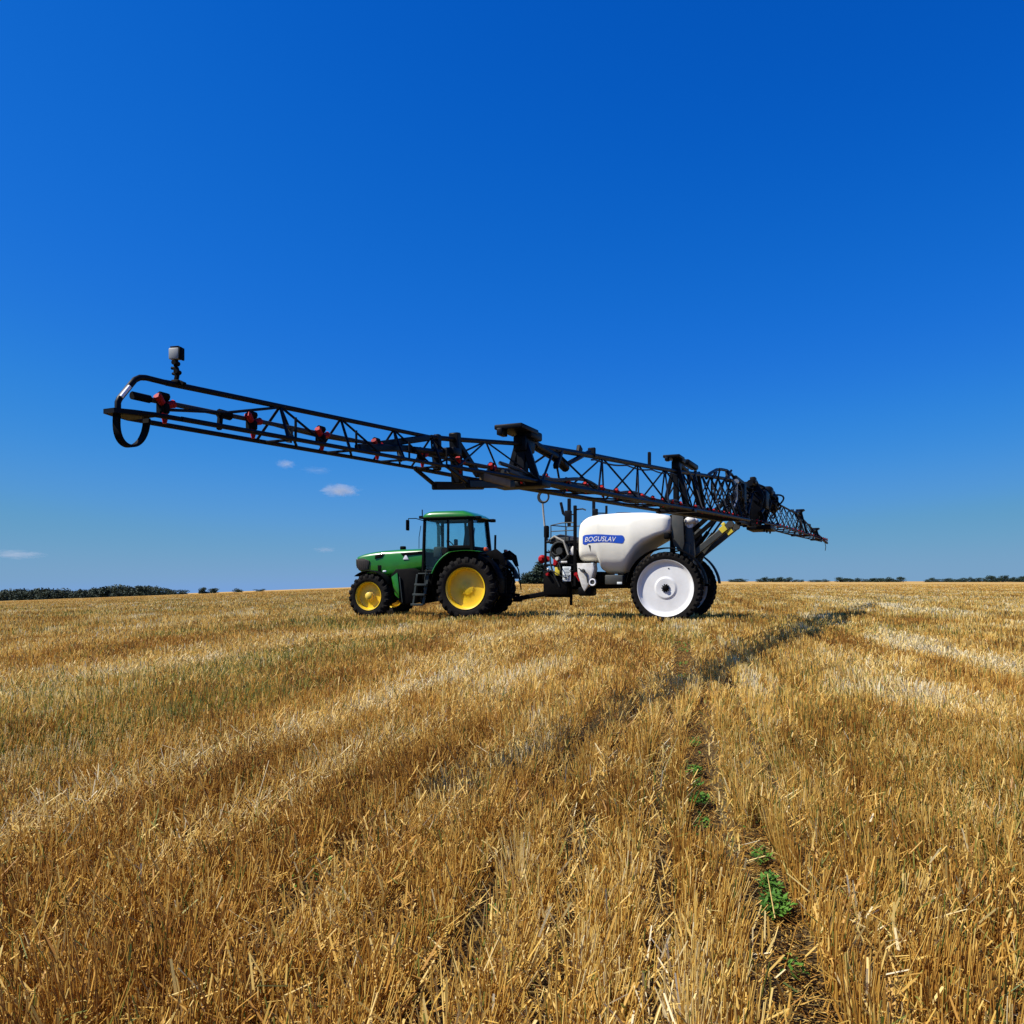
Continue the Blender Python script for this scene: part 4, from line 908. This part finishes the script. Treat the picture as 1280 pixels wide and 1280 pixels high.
MB().tube([PN(19.825, 0.012, tz - 0.070), PN(19.865, 0.012, tz - 0.120), PN(19.872, 0.012, tz - 0.13)], 0.010, 8).build('reflector', M['lettering'], wN)
MB().tube([PN(19.80, 0.0, nb(19.8) + 0.094), PN(19.70, 0.0, nb(19.7) + 0.092)], 0.02, 10).build('end_cap', M['black_plastic'], wN)
b = MB().tube([PN(19.24, 0.0, nb(19.2) + 0.09), PN(19.16, 0.0, nb(19.2) + 0.09)], 0.025, 10); b.bar(PN(19.23, 0, nb(19.2) + 0.09), PN(19.24, 0, nb(19.2)), 0.025, 0.03); b.build('pipe_bracket', M['black_plastic'], wN)
b = MB()          # breakaway hinge between outer and middle section
for s in (-1, 1): b.bar(PN(16.95, s * 0.15, nb(17)), PN(16.6, s * 0.16, nb(16.5) - 0.12), 0.03, 0.03); b.bar(PN(16.63, s * 0.16, nb(16.5) - 0.125), PN(15.7, s * 0.16, nb(15.7) - 0.06), 0.05, 0.07, 0.01)
b.bar(PN(16.85, 0, nb(16.8) - 0.02), PN(16.85, 0, ntop(16.85) + 0.03), 0.055, 0.06, 0.01); b.bar(PN(16.5, 0, nb(16.5) - 0.1), PN(16.55, 0, ntop(16.5) + 0.05), 0.07, 0.09, 0.01)
b.bar(PN(16.55, 0, ntop(16.5) + 0.0), PN(16.1, 0, nb(16.1)), 0.05, 0.06, 0.01); b.bar(PN(17.9, 0.02, nb(17.9) + 0.06), PN(17.0, 0.0, ntop(17.0) - 0.01), 0.045, 0.05, 0.01); b.bar(PN(18.05, 0.06, nb(18) + 0.03), PN(17.3, 0.02, nb(17.3) + 0.11), 0.05, 0.05, 0.01)
b.tube([PN(17.3, 0.05, nb(17.3) + 0.1), PN(16.6, 0.02, nb(16.6) + 0.14)], 0.025, 8); b.box(PN(16.68, 0.02, (nb(16.7) + ntop(16.7)) / 2 + 0.02), (0.16, 0.14, 0.06), None, 0.01); b.build('breakaway_hinge', M['boom_paint'], wN)
b = MB(); b.box(PN(16.1, 0.17, nb(16.1) - 0.05), (0.05, 0.55, 0.075), None, 0.01); b.build('wear_block', M['brass'], wN)
b = MB()          # hoses slung along the near wing
for i, (o_, zo, am) in enumerate([(0.05, 0.02, 0.02), (-0.05, 0.02, 0.03), (0.1, 0.06, 0.04), (0.0, 0.03, 0.03), (-0.12, 0.01, 0.02), (0.14, 0.0, 0.02)]):
    b.tube([PN(t, o_ + 0.05 * math.sin(t * 1.3 + i), nb(t) + 0.04 + zo + am * math.sin(t * 2.6 + i * 2)) for t in np.linspace(1.0, 15.8, 90)], 0.02, 6)
b.tube([PN(t, 0.03, ntop(t) - 0.05 - 0.03 * abs(math.sin(t * 2.2))) for t in np.linspace(8.2, 13.0, 40)], 0.012, 6); b.build('hose_line', M['hose'], wN)
b = MB().bar(PN(10.02, 0, ntop(10)), PN(10.02, 0, ntop(10) + 0.23), 0.05, 0.05, 0.01); b.build('lug', M['boom_paint'], wN); MB().bar(PN(12.9, 0, ntop(12.9) - 0.02), PN(12.9, 0, ntop(12.9) + 0.1), 0.04, 0.1, 0.01).build('lug', M['boom_paint'], wN)

fb = lerp_table([(0, 2.78), (5, 2.90), (10, 2.93), (17, 2.97)])
ftop = lerp_table([(0, 3.80), (2.4, 3.85), (5.3, 3.72), (9.9, 3.66), (12, 3.45), (14.3, 3.27), (17, 3.05)])
fw = lerp_table([(0, 0.36), (10, 0.3), (17, 0.1)])
fcr = lerp_table([(0, 0.036), (10, 0.03), (17, 0.018)])
wF, PF = wing((math.sin(R_(4.2)), math.cos(R_(4.2))), 17.0, fb, ftop, fw, fcr, list(np.linspace(1.4, 16.9, 15)), (1.0, 16.6), [1.2, 5.0, 10.0, 14.3, 17.0], [(10.1, 3.92), (14.3, 3.45)], 0.62, lambda t: 0.15)
b = MB()          # far fold linkage: plates, rams and hose loops heaped over the first joint
b.prism([(BX - 0.3, 3.0), (BX + 0.25, 2.95), (BX + 0.4, 3.6), (BX + 0.2, 4.08), (BX - 0.2, 4.05), (BX - 0.4, 3.5)], 1.55, 1.62, 0.01)
b.prism([(BX - 0.25, 2.9), (BX + 0.35, 2.9), (BX + 0.5, 3.5), (BX + 0.3, 4.0), (BX - 0.1, 4.1), (BX - 0.3, 3.5)], 2.5, 2.57, 0.01)
b.box(PF(2.2, 0.0, 3.55), (0.55, 0.9, 0.55), None, 0.06); b.box(PF(3.6, 0.05, 3.6), (0.5, 0.7, 0.55), None, 0.1); b.tube([PF(1.0, 0.0, 3.95), PF(4.4, 0.0, 3.98)], 0.09, 12); b.tube([PF(1.4, 0.2, 3.1), PF(3.4, 0.1, 3.8)], 0.07, 12)
b.box(PF(1.2, 0.05, 4.03), (0.16, 0.3, 0.2), None, 0.03); b.box(PF(2.6, 0, 2.74), (0.7, 1.3, 0.14), None, 0.03); b.box(PF(3.1, 0.1, 3.9), (0.3, 0.5, 0.3), None, 0.08)
for i in range(16):
    t0 = random.uniform(0.8, 4.2); r = random.uniform(0.13, 0.24); cz = random.uniform(3.3, 3.75); ox = random.uniform(-0.1, 0.35)
    b.tube([PF(t0 + r * 1.6 * math.cos(a), ox + 0.1 * math.sin(2 * a), cz + r * math.sin(a)) for a in [math.pi * 2 * k / 18 for k in range(18)]], 0.028, 6, True)
for t in (2.0, 2.4, 2.9): b.bar(PF(t, 0.2, 2.74), PF(t, 0.2, 2.60), 0.04, 0.05)
b.build('fold_linkage', M['boom_paint'], wF)
b = MB(); b.tube([PF(16.2, 0.1, fb(16) + 0.05), PF(16.3, 0.15, fb(16) - 0.25), PF(16.5, 0.1, fb(16) - 0.42)], 0.014, 6); b.tube([PF(16.8, 0.0, 3.0), PF(17.6, 0.05, 2.93)], 0.05, 8); b.build('loose_hose', M['hose'], wF)

b = MB()          # centre frame between the wings
for s in (-1, 1):
    b.bar((BX, s * 1.25, 2.72), (BX, s * 1.25, 3.86), 0.12, 0.12, 0.012); b.bar((BX, s * 0.52, 2.66), (BX - 0.02, s * 0.52, 3.84), 0.10, 0.12, 0.012); b.bar((BX, s * 1.25, 3.8), (BX, s * 0.5, 2.78), 0.06, 0.06, 0.01)
    b.bar((BX - 0.36, s * 1.25, 2.78), (BX + 0.36, s * 1.25, 2.78), 0.08, 0.08, 0.01); b.tube([(BX + 0.1, s * 0.3, 3.0), (BX + 0.1, s * 1.2, 3.65)], 0.045, 10); b.bar((BX - 0.2, s * 0.52, 2.64), (BX - 0.3, s * 0.52, 3.45), 0.08, 0.08, 0.01)
for z, h in ((2.76, 0.12), (3.84, 0.10), (3.3, 0.07)): b.bar((BX, -1.3, z), (BX, 1.3, z), h, 0.1, 0.012)
b.box((BX, 0, 3.35), (0.18, 0.4, 0.9), None, 0.03); b.tube([(BX - 0.1, -0.6, 3.88), (BX - 0.08, -1.3, 3.92), (BX - 0.06, -2.2, 3.91), (BX - 0.05, -3.0, 3.83), (BX - 0.03, -3.8, 3.72), (BX, -4.4, 3.60), (BX, -4.9, 3.48), (BX, -5.2, 3.36)], 0.036, 10); b.tube([(BX - 0.05, -2.2, 3.89), (BX, -2.3, 3.62)], 0.05, 8); b.tube([(BX - 0.05, -2.4, 3.7), (BX - 0.04, -1.6, 3.98)], 0.03, 8)
b.bar((BX, -6.6, 3.3), (BX, -5.9, 2.62), 0.10, 0.10, 0.01); b.bar((BX, -6.1, 3.36), (BX, -5.4, 2.62), 0.07, 0.09, 0.01); b.box((BX, -6.9, 3.42), (0.16, 0.9, 0.10), None, 0.03)
for i in range(10):
    y0 = random.uniform(-5.6, -0.6); pts = []
    for k in range(12):
        t = k / 11; pts.append((BX + 0.1 + 0.12 * math.sin(t * 6 + i), y0 + 1.5 * t - 0.5, 2.85 + random.uniform(0.0, 0.05) + 0.75 * abs(math.sin(t * 3.0 + i)) * (0.6 + 0.4 * math.sin(i))))
    b.tube(pts, 0.02, 6)
b.build('centre_frame', M['boom_paint'], SP)
b = MB(); b.tube([(BX + 0.2, -2.35, 3.55), (BX + 0.2, -2.3, 3.15)], 0.03, 8); b.tube([(BX + 0.2, -2.3, 3.15), (BX + 0.2, -2.8, 2.9)], 0.02, 8); b.lathe([(0.06, -0.05), (0.06, 0.05)], (BX + 0.2, -2.35, 3.6), 12); b.build('hydraulic_fitting', M['steel'], SP)

# ------------------------------------------------------------------ action camera clamped on the boom
bpy.context.view_layer.update()
ct = 19.53
wp = SP.matrix_world @ Vector(PN(ct, 0, ntop(ct)))
CAMR = empty('action_camera', wp, R_(-12))
tag(CAMR, 'small silver action camera clamped on top of the near boom end', 'action camera')
b = MB().box((-0.008, 0, 0.158), (0.058, 0.036, 0.058), None, 0.006); b.build('housing', M['silver'], CAMR)
b = MB().box((0.026, 0, 0.158), (0.012, 0.040, 0.064), None, 0.004); b.box((-0.004, 0, 0.1915), (0.05, 0.034, 0.008), None, 0.003); b.build('case_latch', M['black_plastic'], CAMR)
b = MB().bar((-0.004, 0, 0.130), (-0.006, 0, 0.092), 0.018, 0.02, 0.004); b.tube([(-0.006, -0.02, 0.112), (-0.006, 0.02, 0.112)], 0.013, 10); b.bar((-0.006, 0, 0.092), (0.004, 0, 0.055), 0.024, 0.022, 0.004); b.tube([(-0.03, 0, 0.088), (0.0, 0, 0.082)], 0.008, 8)
b.tube([(0.004, -0.018, 0.066), (0.004, 0.018, 0.066)], 0.012, 10); b.bar((0.004, 0, 0.06), (-0.006, 0, 0.014), 0.02, 0.02, 0.004); b.tube([(-0.025, 0, 0.06), (0.0, 0, 0.05)], 0.007, 8); b.build('mount_arm', M['black_plastic'], CAMR)
b = MB().box((0.0, 0, 0.012), (0.045, 0.04, 0.026), None, 0.006); b.bar((0.0, 0, 0.02), (0.05, -0.004, 0.0), 0.022, 0.02, 0.004); b.build('clamp', M['black_plastic'], CAMR)

# ------------------------------------------------------------------ trees on the horizon
def leaf_cloud(V, F, c, rad, n, size, r):
    for _ in range(n):
        d = Vector((r.gauss(0, 1), r.gauss(0, 1), r.gauss(0, 1))).normalized(); q = r.random() ** 0.4
        p = Vector((c[0] + d.x * rad[0] * q, c[1] + d.y * rad[1] * q, c[2] + d.z * rad[2] * q)); s = size * r.uniform(0.5, 1.3)
        u = Vector((r.gauss(0, 1), r.gauss(0, 1), r.gauss(0, 1))).normalized(); w = u.orthogonal().normalized() * s * 0.6; u = u * s
        o = len(V); V.extend([(p - u)[:], (p + w)[:], (p + u)[:], (p - w)[:]]); F.append((o, o + 1, o + 2, o + 3))
def crown_mesh(h, wd, n, seed, base=(0, 0, 0), V=None, F=None, low=0.12):
    r = random.Random(seed); V = [] if V is None else V; F = [] if F is None else F; lobes = 8
    leaf_cloud(V, F, (base[0], base[1], base[2] + h * 0.22), (wd * 0.46, wd * 0.42, h * 0.24), n // 4, h * 0.08, r)
    for i in range(lobes):
        a = r.uniform(0, 6.28); q = r.uniform(0.1, 0.62); z = r.uniform(low + 0.10, 0.80)
        leaf_cloud(V, F, (base[0] + wd * 0.5 * q * math.cos(a), base[1] + wd * 0.5 * q * math.sin(a), base[2] + h * z), (wd * 0.28 * r.uniform(0.7, 1.3), wd * 0.28, h * r.uniform(0.16, 0.28)), n // lobes, h * 0.075, r)
    return V, F
def tree(loc, h, wd, seed, label, group=None):
    t = empty('tree', loc); tag(t, label, 'tree', group)
    r = random.Random(seed); b = MB(); b.tube([(0, 0, -0.3), (0.05 * h * r.uniform(-1, 1), 0, h * 0.35), (0.04 * h * r.uniform(-1, 1), 0.02 * h, h * 0.75)], [h * 0.035, h * 0.026, h * 0.01], 7)
    for i in range(4):
        a = r.uniform(0, 6.28); b.tube([(0, 0, h * (0.25 + 0.1 * i)), (wd * 0.25 * math.cos(a), wd * 0.25 * math.sin(a), h * (0.45 + 0.1 * i))], [h * 0.016, h * 0.006], 5)
    b.build('trunk', M['bark'], t)
    V, F = crown_mesh(h, wd, 800, seed, low=0.06); c = MB().add(V, F); c.build('crown', M['leaf'], t, 0)
def gz(x, y): return float(g_height(np.array([x]), np.array([y]))[0])
def at(px, Y): return ((px - 640) / 1000 * Y, Y)
# the wood far to the left reads as one mass
V, F = [], []; r = random.Random(5)
for i in range(150):
    px = -70 + 290 * (i + r.random()) / 150; Y = r.uniform(520, 640); x, y = at(px, Y)
    h = (r.uniform(7.6, 9.2) + 0.8 * math.sin(px * 0.05)) * (0.62 + 0.38 * min(1, (224 - px) / 40)) * Y / 560
    crown_mesh(h, h * r.uniform(0.8, 1.2), 190, 1000 + i, (x, y, gz(x, y) - 1.0), V, F, 0.0)
o = MB().add(V, F).build('distant_wood', M['leaf'], None, 0); tag(o, 'dark green wood along the left horizon behind the stubble', 'wood', kind='stuff')
for i, (px, h, wd, lab) in enumerate([(228, 3.8, 8, 'small rounded tree standing at the right end of the dark left wood'), (254, 4.8, 7, 'leftmost of two small trees touching each other left of the tractor on the horizon'), (266, 4.4, 9, 'right one of two small touching trees on the horizon between wood and tractor'), (297, 3.4, 9, 'lone low bush of a tree on the horizon halfway from wood to tractor'), (325, 2.6, 8, 'tiny tree barely showing over the field crest, nearest the tractor of the left ones')]):
    x, y = at(px, 520); tree((x, y, gz(x, y) - 0.6), h, wd, 40 + i, lab)
for i, (px, Y, h, wd, lab) in enumerate([(657, 330, 5.2, 7.5, 'low green tree on the horizon just behind the tractor rear'), (668, 330, 7.4, 7.0, 'mid height dark tree on the horizon in the gap between tractor and sprayer'), (678, 330, 10.0, 8.0, 'tallest dark tree in the gap, rising behind the red ball of the sprayer')]):
    x, y = at(px, Y); tree((x, y, -0.4), h, wd, 60 + i, lab)
GL = 'dark green tree in the broken treeline on the right horizon'; r = random.Random(9); k = 0
for a, c_, hh in ((912, 932, 5.0), (948, 986, 6.6), (992, 1006, 5.0), (1012, 1034, 4.2), (1048, 1076, 6.4), (1080, 1130, 6.2), (1158, 1195, 5.6), (1196, 1226, 6.8), (1230, 1300, 8.0), (1305, 1380, 8.0)):
    px = a + 2
    while px < c_:
        Y = r.uniform(960, 1080); x, y = at(px, Y); h = hh * r.uniform(0.8, 1.2); tree((x, y, -0.5), h, r.uniform(10, 15), 80 + k, GL, 'trees along the right horizon'); k += 1; px += r.uniform(4.0, 7.0)

# ------------------------------------------------------------------ small clouds
def cloud(px, py, wpx, hpx, dens, label, seed):
    Y = 4200.0; s = Y / 1000; bm = bmesh.new(); bmesh.ops.create_icosphere(bm, subdivisions=3, radius=1.0)
    for v in bm.verts: v.co = Vector((v.co.x * wpx * s / 2, v.co.y * wpx * s / 2, v.co.z * hpx * s / 2))
    me = bpy.data.meshes.new('cloud'); bm.to_mesh(me); bm.free()
    m = bpy.data.materials.new('cloud_vapour'); m.use_nodes = True; nt = m.node_tree; nt.nodes.clear()
    out = nt.nodes.new('ShaderNodeOutputMaterial'); vol = nt.nodes.new('ShaderNodeVolumePrincipled'); vol.inputs['Color'].default_value = (0.95, 0.95, 0.96, 1); vol.inputs['Anisotropy'].default_value = 0.2
    tc = nt.nodes.new('ShaderNodeTexCoord'); mp = nt.nodes.new('ShaderNodeMapping'); mp.inputs['Scale'].default_value = (2 / (wpx * s), 2 / (wpx * s), 2 / (hpx * s)); nt.links.new(tc.outputs['Object'], mp.inputs['Vector'])
    ln = nt.nodes.new('ShaderNodeVectorMath'); ln.operation = 'LENGTH'; nt.links.new(mp.outputs[0], ln.inputs[0])
    mr = nt.nodes.new('ShaderNodeMapRange'); mr.inputs['From Min'].default_value = 1.0; mr.inputs['From Max'].default_value = 0.1; nt.links.new(ln.outputs['Value'], mr.inputs['Value'])
    n = nt.nodes.new('ShaderNodeTexNoise'); n.inputs['Scale'].default_value = 2.3; n.inputs['Detail'].default_value = 7; n.inputs['Roughness'].default_value = 0.6; mp2 = nt.nodes.new('ShaderNodeMapping'); mp2.inputs['Location'].default_value = (seed * 3.7, seed, 0); nt.links.new(mp.outputs[0], mp2.inputs['Vector']); nt.links.new(mp2.outputs[0], n.inputs['Vector'])
    ad = nt.nodes.new('ShaderNodeMath'); ad.operation = 'ADD'; nt.links.new(mr.outputs['Result'], ad.inputs[0]); nm = nt.nodes.new('ShaderNodeMath'); nm.operation = 'MULTIPLY'; nm.inputs[1].default_value = 2.2; nt.links.new(n.outputs['Fac'], nm.inputs[0]); nt.links.new(nm.outputs[0], ad.inputs[1])
    sb = nt.nodes.new('ShaderNodeMath'); sb.operation = 'SUBTRACT'; sb.use_clamp = True; nt.links.new(ad.outputs[0], sb.inputs[0]); sb.inputs[1].default_value = 1.34
    mu = nt.nodes.new('ShaderNodeMath'); mu.operation = 'MULTIPLY'; nt.links.new(sb.outputs[0], mu.inputs[0]); mu.inputs[1].default_value = dens; nt.links.new(mu.outputs[0], vol.inputs['Density']); nt.links.new(vol.outputs[0], out.inputs['Volume'])
    me.materials.append(m); o = bpy.data.objects.new('cloud', me); C.objects.link(o); o.location = ((px - 640) * s, Y, 1.15 + (726.5 - py) * s); tag(o, label, 'cloud')
cloud(357, 580, 30, 15, 0.011, 'small white cloud puff just below the near boom, upper left of the brightest cloud', 1)
cloud(426, 613, 58, 19, 0.017, 'brightest small white cloud, above the tractor hood in the blue sky', 2)
cloud(396, 588, 46, 10, 0.0025, 'faint cloud wisp between the two bright puffs under the boom', 3)
cloud(406, 687, 34, 9, 0.006, 'tiny pale cloud low in the sky left of the tractor hood', 4)
cloud(20, 693, 78, 14, 0.0045, 'faint flat pinkish cloud low over the left wood at the picture edge', 5)
